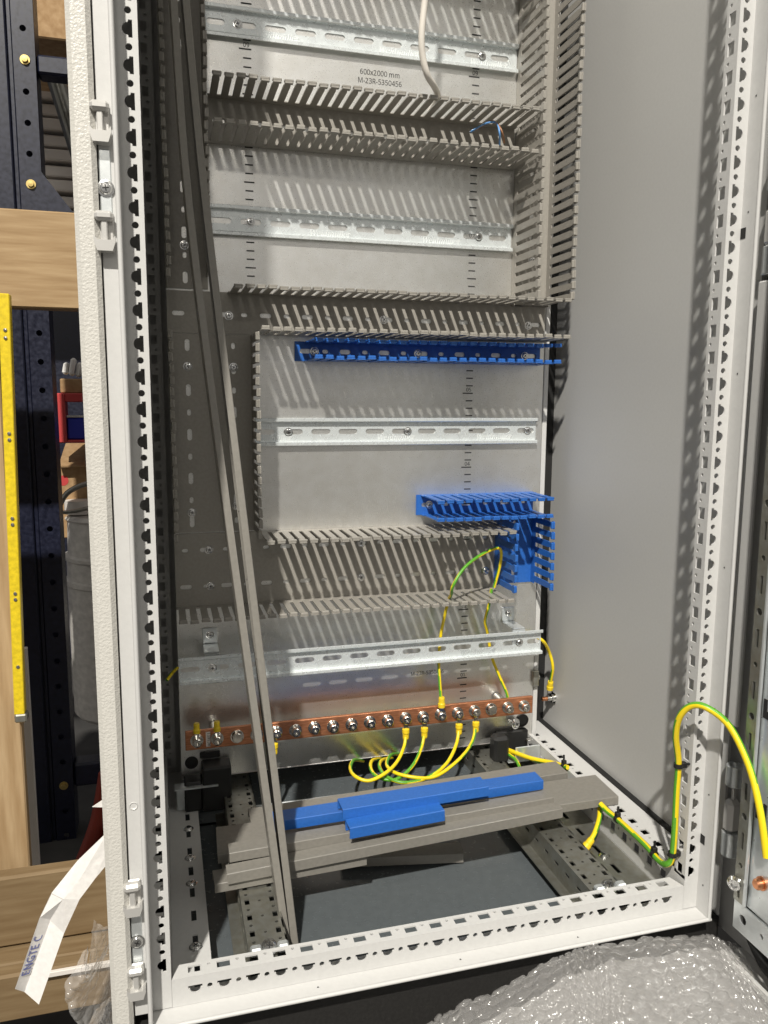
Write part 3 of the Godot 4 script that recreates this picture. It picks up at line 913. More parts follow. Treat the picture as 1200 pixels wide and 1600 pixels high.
func busbar() -> void:
	var t := thing("copper_bar", "flat copper earth bar with a long row of steel screws below the lowest rail", "busbar", "", Vector3(0.0033, 0.0668, 0.0385))
	var g := Geo.new()
	g.box(Vector3(-0.2375, -0.0125, -0.0025), Vector3(0.2375, 0.0125, 0.0025), 0.0008)
	part("bar", g, M.copper, t)
	var head := Geo.new()
	hexed(head, 0.0072, 0.0, 0.0012)
	hexed(head, 0.0062, 0.0012, 0.0030)
	head.lathe([Vector2(0.0072, 0.0012), Vector2(0.0060, 0.0012)], Vector3.ZERO, Vector3.BACK, 18)
	hexed(head, 0.0051, 0.0030, 0.0092)
	head.lathe([Vector2(0.0062, 0.0030), Vector2(0.0050, 0.0030)], Vector3.ZERO, Vector3.BACK, 18)
	head.lathe([Vector2(0.0043, 0.0092), Vector2(0.0026, 0.0092), Vector2(0.0026, 0.0058), Vector2(0, 0.0058)], Vector3.ZERO, Vector3.BACK, 6)
	var hm := head.mesh()
	var hex := Geo.new()
	hexed(hex, 0.0075, 0.0, 0.0014)
	hex.lathe([Vector2(0.0075, 0.0014), Vector2(0.006, 0.0014)], Vector3.ZERO, Vector3.BACK, 18)
	hex.lathe([Vector2(0.0062, 0.0014), Vector2(0.0062, 0.0056), Vector2(0.0054, 0.0062), Vector2(0, 0.0063)], Vector3.ZERO, Vector3.BACK, 6)
	var xm := hex.mesh()
	for i in 19:
		var b := Basis(Vector3.BACK, rng.randf() * TAU)
		part("screw", xm if i in [2, 16] else hm, M.steel, t, Transform3D(b * Basis.from_scale(Vector3.ONE * 1.14), Vector3(-0.2235 + 0.02483 * i, rng.randf_range(-0.0006, 0.0006), 0.0025)))
	for x in [-0.2, 0.2]:
		g = Geo.new()
		g.lathe([Vector2(0.007, 0), Vector2(0.007, 0.034)], Vector3(x, 0, -0.0365), Vector3.BACK, 12)
		part("spacer", g, M.steel, t)
	g = Geo.new()
	g.box(Vector3(-0.2125, -0.0095, 0.0025), Vector3(-0.2070, 0.0098, 0.0029))
	var lb := part("label_strip", g, M.lathwhite, t)
	var tm := TextMesh.new()
	tm.text = "AC1KE1"
	var f := SystemFont.new()
	f.font_names = PackedStringArray(["Droid Sans"])
	tm.font = f
	tm.font_size = 32
	tm.pixel_size = 0.0038 / 23.0
	tm.depth = 0.0002
	part("lettering", tm, M.print, lb, Transform3D(Basis(Vector3.BACK, PI / 2), Vector3(-0.2084, 0.0, 0.00302)))
	# black plastic feet that carry the plate
	var b := thing("plastic_foot", "black plastic foot under the left end of the mounting plate", "plate foot", "black plate feet")
	g = Geo.new()
	g.box(Vector3(-0.237, -0.034, 0.004), Vector3(-0.2145, 0.006, 0.030), 0.002)
	g.box(Vector3(-0.2146, -0.034, 0.004), Vector3(-0.178, 0.024, 0.034), 0.002)
	g.box(Vector3(-0.216, 0.0245, 0.0012), Vector3(-0.190, 0.0330, 0.004), 0.001)
	part("foot_body", g, M.black, b)
	g = Geo.new()
	g.lathe([Vector2(0.0085, 0), Vector2(0.0085, 0.001), Vector2(0.0072, 0.001), Vector2(0.0072, 0.0002), Vector2(0, 0.0002)], Vector3(-0.2265, 0.0195, 0.0004), Vector3.BACK, 20)
	part("hole_rim", g, M.black, b)
	b = thing("plastic_foot", "black plastic foot under the right end of the mounting plate", "plate foot", "black plate feet")
	g = Geo.new()
	g.box(Vector3(0.200, -0.018, 0.002), Vector3(0.250, 0.017, 0.012), 0.002)
	g.box(Vector3(0.188, -0.020, 0.012), Vector3(0.211, 0.019, 0.034), 0.004)
	part("foot_body", g, M.black, b)
	g = Geo.new()
	g.lathe([Vector2(0.0095, 0), Vector2(0.0095, 0.001), Vector2(0.0078, 0.001), Vector2(0.0078, 0.0004), Vector2(0, 0.0004)], Vector3(0.2450, 0.0270, 0.001), Vector3.BACK, 20)
	part("hole_rim", g, M.black, b)
	screw(b, Vector3(0.2300, 0.0270, 0.010), Vector3(0.3, 0.1, 1).normalized(), 0.006, "bolt")

# ---------------------------------------------------------------- cables
var YG := [Color(0.80, 0.60, 0.015), Color(0.10, 0.33, 0.025)]
func cable(label: String, pts: Array, r: float, twist := 6.0, turn0 := 0.0, lugs := []) -> Node3D:
	var t := thing("earth_cable", label, "cable", "green and yellow earth cables")
	var g := Geo.new()
	g.tube(smooth(pts, 7), r, 14, YG, twist, turn0)
	part("sheath", g, M.cable, t)
	for l in lugs:     # [point, direction from the sleeve towards the screw]
		lug(t, l[0], l[1])
	return t

func lug(t: Node, at: Vector3, dir: Vector3, size := 1.0) -> void:
	var g := Geo.new()
	g.lathe([Vector2(0, -0.0075), Vector2(0.0038, -0.0075), Vector2(0.0043, -0.006), Vector2(0.0043, 0.0), Vector2(0.0051, 0.0015), Vector2(0.0049, 0.0065), Vector2(0.003, 0.0072), Vector2(0, 0.0072)], Vector3.ZERO, Vector3.UP, 14)
	var y := dir.normalized()
	var x := y.cross(Vector3.BACK if absf(y.z) < 0.9 else Vector3.UP).normalized()
	part("lug_sleeve", g, M.yellow, t, Transform3D(Basis(x, y, x.cross(y)) * Basis.from_scale(Vector3.ONE * size), at))
	g = Geo.new()
	g.box(Vector3(-0.003, 0.0070, -0.0008), Vector3(0.003, 0.013, 0.0008), 0.0003)
	part("lug_tongue", g, M.chrome, t, Transform3D(Basis(x, y, x.cross(y)) * Basis.from_scale(Vector3.ONE * size), at))

func tie(at: Vector3, dir: Vector3, r: float, label: String) -> void:
	var t := thing("cable_tie", label, "cable tie", "black cable ties")
	var d := dir.normalized()
	var x := d.cross(Vector3.UP if absf(d.y) < 0.9 else Vector3.RIGHT).normalized()
	var g := Geo.new()
	g.lathe([Vector2(r, -0.0022), Vector2(r + 0.0012, -0.0022), Vector2(r + 0.0012, 0.0022), Vector2(r, 0.0022)], Vector3.ZERO, Vector3.UP, 14)
	part("band", g, M.black, t, Transform3D(Basis(x, d, x.cross(d)), at))
	g = Geo.new()
	g.box(Vector3(-0.0028, -0.0028, r), Vector3(0.0028, 0.0028, r + 0.0055), 0.0006)
	g.box(Vector3(-0.0012, -0.0005, r + 0.005), Vector3(0.0012, 0.0009, r + 0.0125))
	part("lock_head", g, M.black, t, Transform3D(Basis(x, d, x.cross(d)), at))

func cables() -> void:
	var dn := Vector3(0, -1, 0)
	var up := Vector3(0, 1, 0)
	cable("looped earth cable hanging from the bar, leftmost of the four loops", [Vector3(0.0518, 0.0466, 0.047), Vector3(0.0475, 0.0341, 0.055), Vector3(0.0319, 0.0237, 0.075), Vector3(0.0118, 0.0173, 0.09), Vector3(-0.0112, 0.0123, 0.095), Vector3(-0.0264, 0.015, 0.085), Vector3(-0.0274, 0.0144, 0.06), Vector3(-0.0156, 0.0104, 0.03), Vector3(0.0075, -0.0121, -0.01)], 0.0023, 3.0, 0.15, [[Vector3(0.0522, 0.0475, 0.0465), up]])
	cable("looped earth cable hanging from the bar, second loop from the left", [Vector3(0.078, 0.0453, 0.047), Vector3(0.0722, 0.0312, 0.055), Vector3(0.056, 0.0191, 0.075), Vector3(0.0385, 0.0098, 0.085), Vector3(0.0213, 0.0065, 0.09), Vector3(0.0036, 0.0087, 0.08), Vector3(0.0002, 0.0109, 0.06), Vector3(0.0106, 0.0072, 0.03), Vector3(0.0366, -0.0126, -0.01)], 0.0023, 5.0, 0.5, [[Vector3(0.0785, 0.0465, 0.0465), up]])
	cable("looped earth cable hanging from the bar, third loop from the left", [Vector3(0.1278, 0.0448, 0.047), Vector3(0.1205, 0.0302, 0.058), Vector3(0.1017, 0.0191, 0.08), Vector3(0.0801, 0.0126, 0.095), Vector3(0.0561, 0.0068, 0.1), Vector3(0.0308, 0.0069, 0.1), Vector3(0.0148, 0.0097, 0.085), Vector3(0.0122, 0.011, 0.06), Vector3(0.0238, 0.0056, 0.03), Vector3(0.0504, -0.0125, -0.01)], 0.0023, 4.0, 0.3, [[Vector3(0.1283, 0.046, 0.0465), up]])
	cable("looped earth cable hanging from the bar, rightmost of the four loops", [Vector3(0.1524, 0.0454, 0.047), Vector3(0.1427, 0.0318, 0.06), Vector3(0.1215, 0.0233, 0.08), Vector3(0.0914, 0.0127, 0.095), Vector3(0.0688, 0.0084, 0.1), Vector3(0.0434, 0.0111, 0.096), Vector3(0.0258, 0.0125, 0.081), Vector3(0.0219, 0.0141, 0.06), Vector3(0.037, 0.0118, 0.03), Vector3(0.0643, -0.0089, -0.01)], 0.0023, 3.0, 0.05, [[Vector3(0.1530, 0.0465, 0.0465), up]])
	cable("earth cable rising from the bar behind the standing rail and over the broad grey duct", [Vector3(0.1023, 0.0796, 0.047), Vector3(0.102, 0.1357, 0.034), Vector3(0.1061, 0.1576, 0.025), Vector3(0.1096, 0.179, 0.022), Vector3(0.1114, 0.2235, 0.04), Vector3(0.1074, 0.2387, 0.062), Vector3(0.105, 0.2542, 0.075), Vector3(0.1215, 0.275, 0.07), Vector3(0.1476, 0.2887, 0.06), Vector3(0.1745, 0.2951, 0.05), Vector3(0.1843, 0.2893, 0.045), Vector3(0.1874, 0.2669, 0.035), Vector3(0.182, 0.2366, 0.03)], 0.0021, 4.0, 0.2, [[Vector3(0.1023, 0.0862, 0.0468), dn]])
	cable("earth cable dropping out of the broad grey duct behind the standing rail", [Vector3(0.1783, 0.2352, 0.03), Vector3(0.1751, 0.2127, 0.03), Vector3(0.1721, 0.1889, 0.025), Vector3(0.1786, 0.1687, 0.02), Vector3(0.1852, 0.1357, 0.02), Vector3(0.1954, 0.1085, 0.024), Vector3(0.2055, 0.0823, 0.0305), Vector3(0.2066, 0.066, 0.0305)], 0.0021, 5.0, 0.6)
	cable("short earth cable bending down to the bolt on the right side wall", [Vector3(0.2554, 0.1562, 0.012), Vector3(0.2656, 0.15, 0.018), Vector3(0.283, 0.1278, 0.0045), Vector3(0.2885, 0.1060, 0.006), Vector3(0.2905, 0.0820, -0.002), Vector3(0.2915, 0.070, -0.006)], 0.0023, 3.0, 0.0, [[Vector3(0.2912, 0.0735, -0.005), Vector3(0.05, -1, -0.25)]])
	cable("thick earth cable arching from the base rail over the right post to the door", [Vector3(0.245, 0.0096, 0.2183), Vector3(0.248, 0.006, 0.2309), Vector3(0.25, 0.0055, 0.2485), Vector3(0.25, 0.0058, 0.2751), Vector3(0.25, 0.0051, 0.3063), Vector3(0.248, 0.0038, 0.3329), Vector3(0.247, 0.009, 0.3473), Vector3(0.2493, 0.0187, 0.352), Vector3(0.2482, 0.0492, 0.355), Vector3(0.2461, 0.0928, 0.357), Vector3(0.2438, 0.1292, 0.36), Vector3(0.2352, 0.1597, 0.365), Vector3(0.233, 0.1828, 0.372), Vector3(0.2378, 0.1975, 0.382), Vector3(0.2458, 0.1997, 0.395), Vector3(0.2602, 0.1857, 0.41), Vector3(0.266, 0.1558, 0.432), Vector3(0.266, 0.1210, 0.450), Vector3(0.268, 0.08, 0.4600)], 0.0033, 1.2, 0.42)
	cable("short earth cable with a yellow lug lying on the right floor sheet", [Vector3(0.2560, 0.004, 0.194), Vector3(0.2469, -0.006, 0.2152), Vector3(0.2322, -0.018, 0.2306), Vector3(0.2213, -0.026, 0.2365)], 0.0030, 3.0, 0.0, [[Vector3(0.2195, -0.0275, 0.2372), Vector3(-0.8, -0.5, 0.3)]])
	cable("earth cable leading from the black foot to the right base rail, upper one", [Vector3(0.2139, -0.005, 0.0243), Vector3(0.2301, -0.002, 0.0626), Vector3(0.2500, 0.002, 0.0915), Vector3(0.2560, 0.0075, 0.118)], 0.0030, 4.0, 0.1)
	cable("earth cable leading from the black foot to the right base rail, lower one", [Vector3(0.2177, -0.010, 0.0184), Vector3(0.2400, -0.0085, 0.0584), Vector3(0.2510, -0.0060, 0.0893), Vector3(0.2530, 0.0000, 0.114)], 0.0028, 4.0, 0.5)
	cable("thin earth cable ending on the right chassis rail beside the black foot", [Vector3(0.2089, -0.008, 0.0203), Vector3(0.2164, -0.0115, 0.041), Vector3(0.2142, -0.0145, 0.0604)], 0.0024, 4.0, 0.5)
	cable("thin yellow cable end showing behind the left front post", [Vector3(-0.2540, 0.148, 0.04), Vector3(-0.247, 0.1535, 0.03), Vector3(-0.2405, 0.156, 0.02)], 0.0020, 2.0, 0.0)
	var t := cable("cable stub hanging below the bar beside the leaning cover", [Vector3(-0.1245, 0.0430, 0.045), Vector3(-0.1235, 0.020, 0.046), Vector3(-0.126, -0.006, 0.05)], 0.0023, 3.0, 0.2, [[Vector3(-0.1242, 0.0470, 0.0455), up]])
	for x in [-0.2202, -0.1954]:
		t = cable("cable stub with yellow sleeve on the bar, %s" % ("nearest its left end" if x < -0.2 else "right of the label strip"), [Vector3(x, 0.0820, 0.0440), Vector3(x, 0.0905, 0.0435)], 0.0019, 3.0, 0.2)
		lug(t, Vector3(x, 0.0838, 0.0440), dn, 0.9)
	tie(Vector3(0.25, 0.0055, 0.2485), Vector3(0, 0, 1), 0.0034, "black cable tie on the earth cable nearest the grey covers")
	tie(Vector3(0.249, 0.0044, 0.322), Vector3(0, 0, 1), 0.0034, "black cable tie on the earth cable in the bottom corner")
	tie(Vector3(0.249, 0.023, 0.3525), Vector3(0, 1, 0), 0.0034, "black cable tie on the earth cable at the foot of the post")
	tie(Vector3(0.2442, 0.1250, 0.3597), Vector3(0, 1, 0), 0.0034, "black cable tie on the earth cable halfway up its arch")
	tie(Vector3(0.2545, 0.0055, 0.111), Vector3(0.2, 0.1, 1), 0.0036, "black cable tie on the pair of cables beside the black foot")
	var w := thing("white_cable", "single white cable hanging in front of the top rail", "cable")
	var g := Geo.new()
	g.tube(smooth([Vector3(0.0470, 1.10, 0.13), Vector3(0.0451, 0.9502, 0.12), Vector3(0.0442, 0.9265, 0.115), Vector3(0.0426, 0.8956, 0.11), Vector3(0.0452, 0.8746, 0.105), Vector3(0.0533, 0.8560, 0.099), Vector3(0.0661, 0.8500, 0.086), Vector3(0.0775, 0.8485, 0.066), Vector3(0.0840, 0.8485, 0.040), Vector3(0.087, 0.8485, 0.012)], 7), 0.0037, 14)
	part("sheath", g, M.whitecable, w)
	for k in 2:
		w = thing("core_wire", "thin %s core wire poking out of the upper grey duct" % ["brown", "light blue"][k], "wire", "stripped core wires")
		g = Geo.new()
		var o := Vector3(-0.006 * k, -0.003 * k, 0)
		g.tube(smooth([Vector3(0.1400, 0.826, 0.03) + o, Vector3(0.1511, 0.8306, 0.05) + o, Vector3(0.1554, 0.8264, 0.06), Vector3(0.1590, 0.8140, 0.070) + o * 0.5, Vector3(0.1670, 0.8042, 0.06) + o], 5), 0.0012, 8)
		part("insulation", g, [M.brown, M.skyblue][k], w)

# ---------------------------------------------------------------- loose duct covers
func cover(called: String, label: String, group: String, path: Array, w: float, lip: float, m: Material, up := Vector3.UP) -> void:
	var a: Vector3 = path[0]
	var t := thing(called, label, "duct cover", group, a)
	var pts := path if path.size() == 2 else smooth(path, 6)
	var d: Vector3 = (path[-1] - a).normalized()
	var s := d.cross(up).normalized()
	var n := s.cross(d).normalized()
	var th := 0.0013
	# profile across s (x) and n (y): flat top with turned-in lips
	var prof := PackedVector2Array([Vector2(-w / 2, -lip), Vector2(-w / 2, -0.0006), Vector2(-w / 2 + 0.0006, 0), Vector2(w / 2 - 0.0006, 0), Vector2(w / 2, -0.0006), Vector2(w / 2, -lip), Vector2(w / 2 - 0.0024, -lip), Vector2(w / 2 - 0.0024, -lip + 0.001), Vector2(w / 2 - th, -lip + 0.001), Vector2(w / 2 - th, -th), Vector2(-w / 2 + th, -th), Vector2(-w / 2 + th, -lip + 0.001), Vector2(-w / 2 + 0.0024, -lip + 0.001), Vector2(-w / 2 + 0.0024, -lip)])
	var g := Geo.new()
	for i in pts.size() - 1:
		g.prism(prof, pts[i] - a, s, n, pts[i + 1] - pts[i])
	part("cover_shell", g, m, t)

func covers() -> void:
	var C := "loose grey duct covers on the cabinet floor"
	var U := "loose blue duct covers on the pile"
	cover("duct_cover", "widest flat grey duct cover, lowest of the pile and reaching the right wall", C, [Vector3(-0.206, 0.0045, 0.1715), Vector3(0.2715, 0.0150, 0.1880)], 0.058, 0.010, M.cover)
	cover("duct_cover", "grey duct cover at the back of the pile, nearest the copper bar", C, [Vector3(-0.165, 0.0035, 0.1250), Vector3(0.2440, 0.0125, 0.1230)], 0.034, 0.010, M.cover)
	cover("duct_cover", "narrow grey duct cover on the pile, just in front of the blue ones", C, [Vector3(-0.196, 0.0170, 0.2115), Vector3(0.1830, 0.0255, 0.2070)], 0.020, 0.0105, M.cover)
	cover("duct_cover", "narrow grey duct cover along the very front of the pile", C, [Vector3(-0.200, 0.0060, 0.2320), Vector3(0.1870, 0.0190, 0.2230)], 0.018, 0.0115, M.cover)
	cover("duct_cover", "grey duct cover lowest at the front left of the pile", C, [Vector3(-0.213, -0.0050, 0.2250), Vector3(-0.050, -0.0030, 0.2200)], 0.026, 0.010, M.cover)
	cover("duct_cover", "short grey duct cover lying askew on the dark floor under the pile", C, [Vector3(-0.0600, -0.0460, 0.150), Vector3(0.0830, -0.0450, 0.1790)], 0.024, 0.0115, M.cover)
	cover("duct_cover", "blue duct cover at the back of the pile, longest of the blue ones", U, [Vector3(-0.1450, 0.0285, 0.1800), Vector3(0.1825, 0.0345, 0.1790)], 0.024, 0.0115, M.blue)
	cover("duct_cover", "blue duct cover lying on top of the longest blue one", U, [Vector3(-0.0720, 0.0440, 0.2000), Vector3(0.1020, 0.0470, 0.1980)], 0.026, 0.0115, M.blue)
	cover("duct_cover", "shortest blue duct cover leaning at the front of the pile", U, [Vector3(-0.0690, 0.0330, 0.2235), Vector3(0.0410, 0.0360, 0.2195)], 0.020, 0.0125, M.blue)
	cover("duct_cover", "long grey duct cover leaning upright in the cabinet, left one of the two", "grey duct covers leaning upright", [Vector3(-0.1487, -0.0595, 0.2767), Vector3(-0.1924, 0.3776, 0.1910), Vector3(-0.2198, 0.6841, 0.1410), Vector3(-0.2281, 0.8872, 0.1110), Vector3(-0.2376, 1.1200, 0.0820)], 0.028, 0.0072, M.cover, Vector3(-1.0, 0, 0.0))
	cover("duct_cover", "long grey duct cover leaning upright in the cabinet, right one of the two", "grey duct covers leaning upright", [Vector3(-0.1337, -0.0595, 0.2755), Vector3(-0.1696, 0.3771, 0.1910), Vector3(-0.1960, 0.6853, 0.1410), Vector3(-0.2088, 0.8888, 0.1110), Vector3(-0.2233, 1.1200, 0.0820)], 0.028, 0.0072, M.cover, Vector3(1.0, 0, 0.0))

# ---------------------------------------------------------------- bubble wrap
func wrapping() -> void:
	var t := thing("bubble_wrap", "crumpled clear bubble wrap lying in front of the cabinet foot", "bubble wrap")
	var f := noise(6.0, 4, FastNoiseLite.TYPE_SIMPLEX_SMOOTH, 77)
	var f2 := noise(14.0, 2, FastNoiseLite.TYPE_SIMPLEX_SMOOTH, 78)
	var f3 := noise(55.0, 2, FastNoiseLite.TYPE_SIMPLEX_SMOOTH, 79)
	wrap_sheet(t, "sheet", func(u: float, w: float) -> Vector3:
		# u from left to right, w from the cabinet towards the viewer
		var rim := wrap_edge(u)
		var z := lerpf(rim.z, 0.62, w)
		var x := rim.x - 0.05 * w
		var y := rim.y - 0.006 - 0.085 * w
		y += f.get_noise_2d(x, z) * 0.010 + pow(1.0 - absf(f2.get_noise_2d(x, z + x * 0.6)), 5.0) * 0.0034 + pow(1.0 - absf(f3.get_noise_2d(x * 0.5 + z * 0.8, z * 0.6)), 6.0) * 0.0008 + pow(1.0 - absf(f3.get_noise_2d(x * 1.6 - z * 0.7, z * 1.3 + 9.0)), 6.0) * 0.0004 - 0.010 * exp(-w * 14.0)
		return Vector3(x, y, z), 460, 330, 0.0112)
	wrap_sheet(t, "under_layer", func(u: float, w: float) -> Vector3:
		var rim := wrap_edge(u)
		var z := lerpf(rim.z + 0.012, 0.64, w)
		var x := rim.x + 0.01 - 0.05 * w
		return Vector3(x, rim.y - 0.026 - 0.085 * w + f.get_noise_2d(x + 3.0, z) * 0.012 + pow(1.0 - absf(f2.get_noise_2d(x + 5.0, z)), 5.0) * 0.005, z), 300, 220, 0.0098)
	var t2 := thing("bubble_wrap", "small torn scrap of bubble wrap beside the lower left cabinet edge", "bubble wrap")
	wrap_sheet(t2, "sheet", func(u: float, w: float) -> Vector3:
		var y := lerpf(-0.055, -0.30, w)
		var wid := 0.035 + 0.022 * sin(w * 9.0) * exp(-w * 2.0) + (0.012 if w > 0.4 else 0.0)
		var x := -0.309 - wid * (1.0 - u)
		var z := 0.21 + 0.035 * sin(u * 4.0 + w * 6.0) + f.get_noise_2d(x * 2.0, y * 2.0) * 0.03 + f2.get_noise_2d(x, y) * 0.012
		if w < 0.12:
			x = lerpf(-0.337, x, w / 0.12)
		return Vector3(x, y, z), 70, 200, 0.0085)

func wrap_edge(u: float) -> Vector3:
	var e := [Vector3(-0.1046, -0.0616, 0.42), Vector3(-0.068, -0.0522, 0.412), Vector3(-0.0178, -0.0438, 0.405), Vector3(0.0952, -0.0239, 0.395), Vector3(0.1386, -0.0157, 0.391), Vector3(0.2654, -0.0312, 0.389), Vector3(0.3025, -0.0452, 0.391)]
	var f := clampf(u, 0.0, 0.9999) * 6.0
	return (e[int(f)] as Vector3).lerp(e[int(f) + 1], f - int(f))

func wrap_sheet(t: Node, called: String, where: Callable, nu: int, nw: int, cell: float) -> void:
	var pts := []
	for j in nw + 1:
		var row := PackedVector3Array()
		for i in nu + 1:
			row.append(where.call(float(i) / nu, float(j) / nw))
		pts.append(row)
	# distances along the sheet lay out the bubbles in hexagons
	var width: float = (pts[nw / 2][0] as Vector3).distance_to(pts[nw / 2][nu])
	var long: float = (pts[0][nu / 2] as Vector3).distance_to(pts[nw][nu / 2])
	var nrm := []
	for j in nw + 1:
		var row := PackedVector3Array()
		for i in nu + 1:
			var a: Vector3 = pts[j][mini(i + 1, nu)] - pts[j][maxi(i - 1, 0)]
			var b: Vector3 = pts[mini(j + 1, nw)][i] - pts[maxi(j - 1, 0)][i]
			var m := b.cross(a).normalized()
			row.append(m)
		nrm.append(row)
	var top := []
	for j in nw + 1:
		var row := PackedVector3Array()
		for i in nu + 1:
			var p := Vector2(width * i / nu, long * j / nw)
			var r := roundi(p.y / (cell * 0.866))
			var best := 9.0
			for dr in [-1, 0, 1]:
				var yy: float = (r + dr) * cell * 0.866
				var off: float = cell * 0.5 if (r + dr) % 2 else 0.0
				var xx := roundf((p.x - off) / cell) * cell + off
				best = minf(best, p.distance_to(Vector2(xx, yy)))
			var k := clampf((1.0 - best / (cell * 0.47)) * 3.2, 0.0, 1.0)
			row.append((pts[j][i] as Vector3) + (nrm[j][i] as Vector3) * sin(k * PI / 2) * cell * 0.2)
		top.append(row)
	var st := SurfaceTool.new()
	st.begin(Mesh.PRIMITIVE_TRIANGLES)
	st.set_smooth_group(0)
	for j in nw + 1:
		for i in nu + 1:
			st.add_vertex(top[j][i])
	for j in nw:
		for i in nu:
			var q := j * (nu + 1) + i
			for k in [q, q + 1, q + nu + 2, q, q + nu + 2, q + nu + 1]:
				st.add_index(k)
	st.generate_normals()
	part(called, st.commit(), M.wrap, t)

# ---------------------------------------------------------------- what stands behind, at the left
func storage() -> void:
	var t := thing("rack_upright", "dark navy perforated steel rack upright behind the cabinet's left edge", "rack")
	var g := Geo.new()
	var y := 0.0
	for i in range(-10, 30):
		y = 0.847 + 0.0491 * (i - 20)
		g.holed(Vector3(0, y, -0.5), Vector3.RIGHT, Vector3.UP, Rect2(-0.466, -0.02455, 0.034, 0.0491), circle(0.0052, Vector2(-0.449, 0)), Vector2(-0.449, 0), Vector3(0, 0, -0.003))
	g.box(Vector3(-0.4345, -0.63, -0.56), Vector3(-0.4322, 1.29, -0.5005))
	g.box(Vector3(-0.4750, -0.63, -0.512), Vector3(-0.4662, 1.29, -0.5035), 0.002)
	g.box(Vector3(-0.5150, -0.63, -0.506), Vector3(-0.4752, 1.29, -0.4985), 0.002)
	g.box(Vector3(-0.5, -0.63, -0.57), Vector3(-0.436, 1.29, -0.567))
	part("profile", g, M.navy, t)
	for p in [[1.0435, -0.448], [0.847, -0.449], [-0.231, -0.449]]:
		g = Geo.new()
		g.lathe([Vector2(0.0082, 0), Vector2(0.0078, 0.0016), Vector2(0.0052, 0.0016), Vector2(0.0048, 0.006), Vector2(0, 0.0062)], Vector3(p[1], p[0], -0.4995), Vector3.BACK, 14)
		part("bolt", g, M.brass, t)
	for b in [[1.042, 0.031], [-0.2165, 0.046]]:
		g = Geo.new()
		g.box(Vector3(-0.4315, b[0] - b[1] / 2, -0.545), Vector3(-0.20, b[0] + b[1] / 2, -0.505), 0.004)
		part("cross_bar", g, M.navy, t)
	g = Geo.new()
	g.prism(PackedVector2Array([Vector2(-0.4318, 0.868), Vector2(-0.372, 0.790), Vector2(-0.4318, 0.790)]), Vector3(0, 0, -0.502), Vector3.RIGHT, Vector3.UP, Vector3(0, 0, 0.004))
	part("gusset", g, M.navy, t)
	g = Geo.new()
	g.box(Vector3(-0.52, -0.385, -0.6), Vector3(-0.40, -0.374, -0.44), 0.002)
	part("foot_plate", g, M.lathwhite, t)
	g = Geo.new()
	g.tube([Vector3(-0.425, 1.10, -0.66), Vector3(-0.345, 0.80, -0.70)], 0.016, 4)
	var br := thing("brace", "slanting grey steel brace seen behind the rack upright", "brace")
	part("bar", g, M.zincdark, br)
	# wooden pieces
	var w := thing("wooden_beam", "horizontal planed wooden beam crossing at the upper left", "beam")
	g = Geo.new()
	g.box(Vector3(-0.80, 0.6135, -0.235), Vector3(-0.3100, 0.7435, -0.2), 0.002)
	part("board", g, M.wood_x, w)
	w = thing("wooden_panel", "upright pale wooden panel at the far left edge", "panel")
	g = Geo.new()
	g.box(Vector3(-0.70, -0.180, -0.140), Vector3(-0.4490, 0.6, -0.12), 0.002)
	part("board", g, M.wood_y, w)
	w = thing("white_batten", "narrow white board standing behind the wooden panel", "board")
	g = Geo.new()
	g.box(Vector3(-0.52, -0.2890, -0.31), Vector3(-0.4660, 0.10, -0.30), 0.001)
	g.box(Vector3(-0.52, -0.2990, -0.31), Vector3(-0.4250, -0.2892, -0.28), 0.001)
	part("board", g, M.lathwhite, w)
	w = thing("spirit_level", "yellow level bar with metal rivets leaning beside the rack", "level")
	g = Geo.new()
	g.t = Transform3D(Basis(Vector3.BACK, -0.021), Vector3(-0.4415, 0.33, -0.1085))
	g.box(Vector3(-0.0065, -0.262, -0.0085), Vector3(0.0065, 0.29, 0.0085), 0.001)
	part("body", g, M.yellowpaint, w)
	for yy in [0.575, 0.565, 0.445, 0.437, 0.335, 0.327, 0.235, 0.227, 0.135]:
		g = Geo.new()
		g.lathe([Vector2(0.0026, 0), Vector2(0.0022, 0.0012), Vector2(0, 0.0015)], Vector3(-0.4410 + (yy - 0.33) * 0.021, yy, -0.1), Vector3.BACK, 10)
		part("rivet", g, M.steel, w)
	g = Geo.new()
	g.t = Transform3D(Basis(Vector3.BACK, -0.021), Vector3(-0.4465, 0.0625, -0.1085))
	g.box(Vector3(-0.0070, -0.006, -0.0095), Vector3(0.0085, 0.006, 0.0095), 0.002)
	part("end_cap", g, M.zincdark, w)
	w = thing("pallet", "wooden pallet boards under the cabinet at the lower left", "pallet")
	for b in [[-0.200, -0.105, 0.0, -0.02], [-0.262, -0.200, 0.055, -0.02]]:
		g = Geo.new()
		g.box(Vector3(-0.80, b[0], b[2] - 0.022), Vector3(-0.33, b[1], b[2]), 0.003)
		part("board", g, M.wood_dark, w)
	g = Geo.new()
	g.box(Vector3(-0.80, -0.212, -0.09), Vector3(-0.33, -0.2020, 0.03), 0.002)
	part("board", g, M.wood_dark, w)
	w = thing("white_strip", "thin white strip lying across the pallet boards", "strip")
	g = Geo.new()
	g.box(Vector3(-0.42, -0.206, 0.058), Vector3(-0.330, -0.1995, 0.063), 0.0005)
	part("lath", g, M.lathwhite, w)
	# stored goods
	w = thing("red_crate", "red plastic crate frame with a dark opening behind the rack", "crate")
	g = Geo.new()
	g.box(Vector3(-0.457, 0.398, -0.80), Vector3(-0.440, 0.500, -0.75), 0.002)
	g.box(Vector3(-0.4398, 0.482, -0.80), Vector3(-0.25, 0.500, -0.75), 0.002)
	g.box(Vector3(-0.4398, 0.398, -0.80), Vector3(-0.25, 0.404, -0.75), 0.002)
	part("frame", g, M.red, w)
	w = thing("blue_bin", "deep blue storage bin inside the red crate", "bin")
	g = Geo.new()
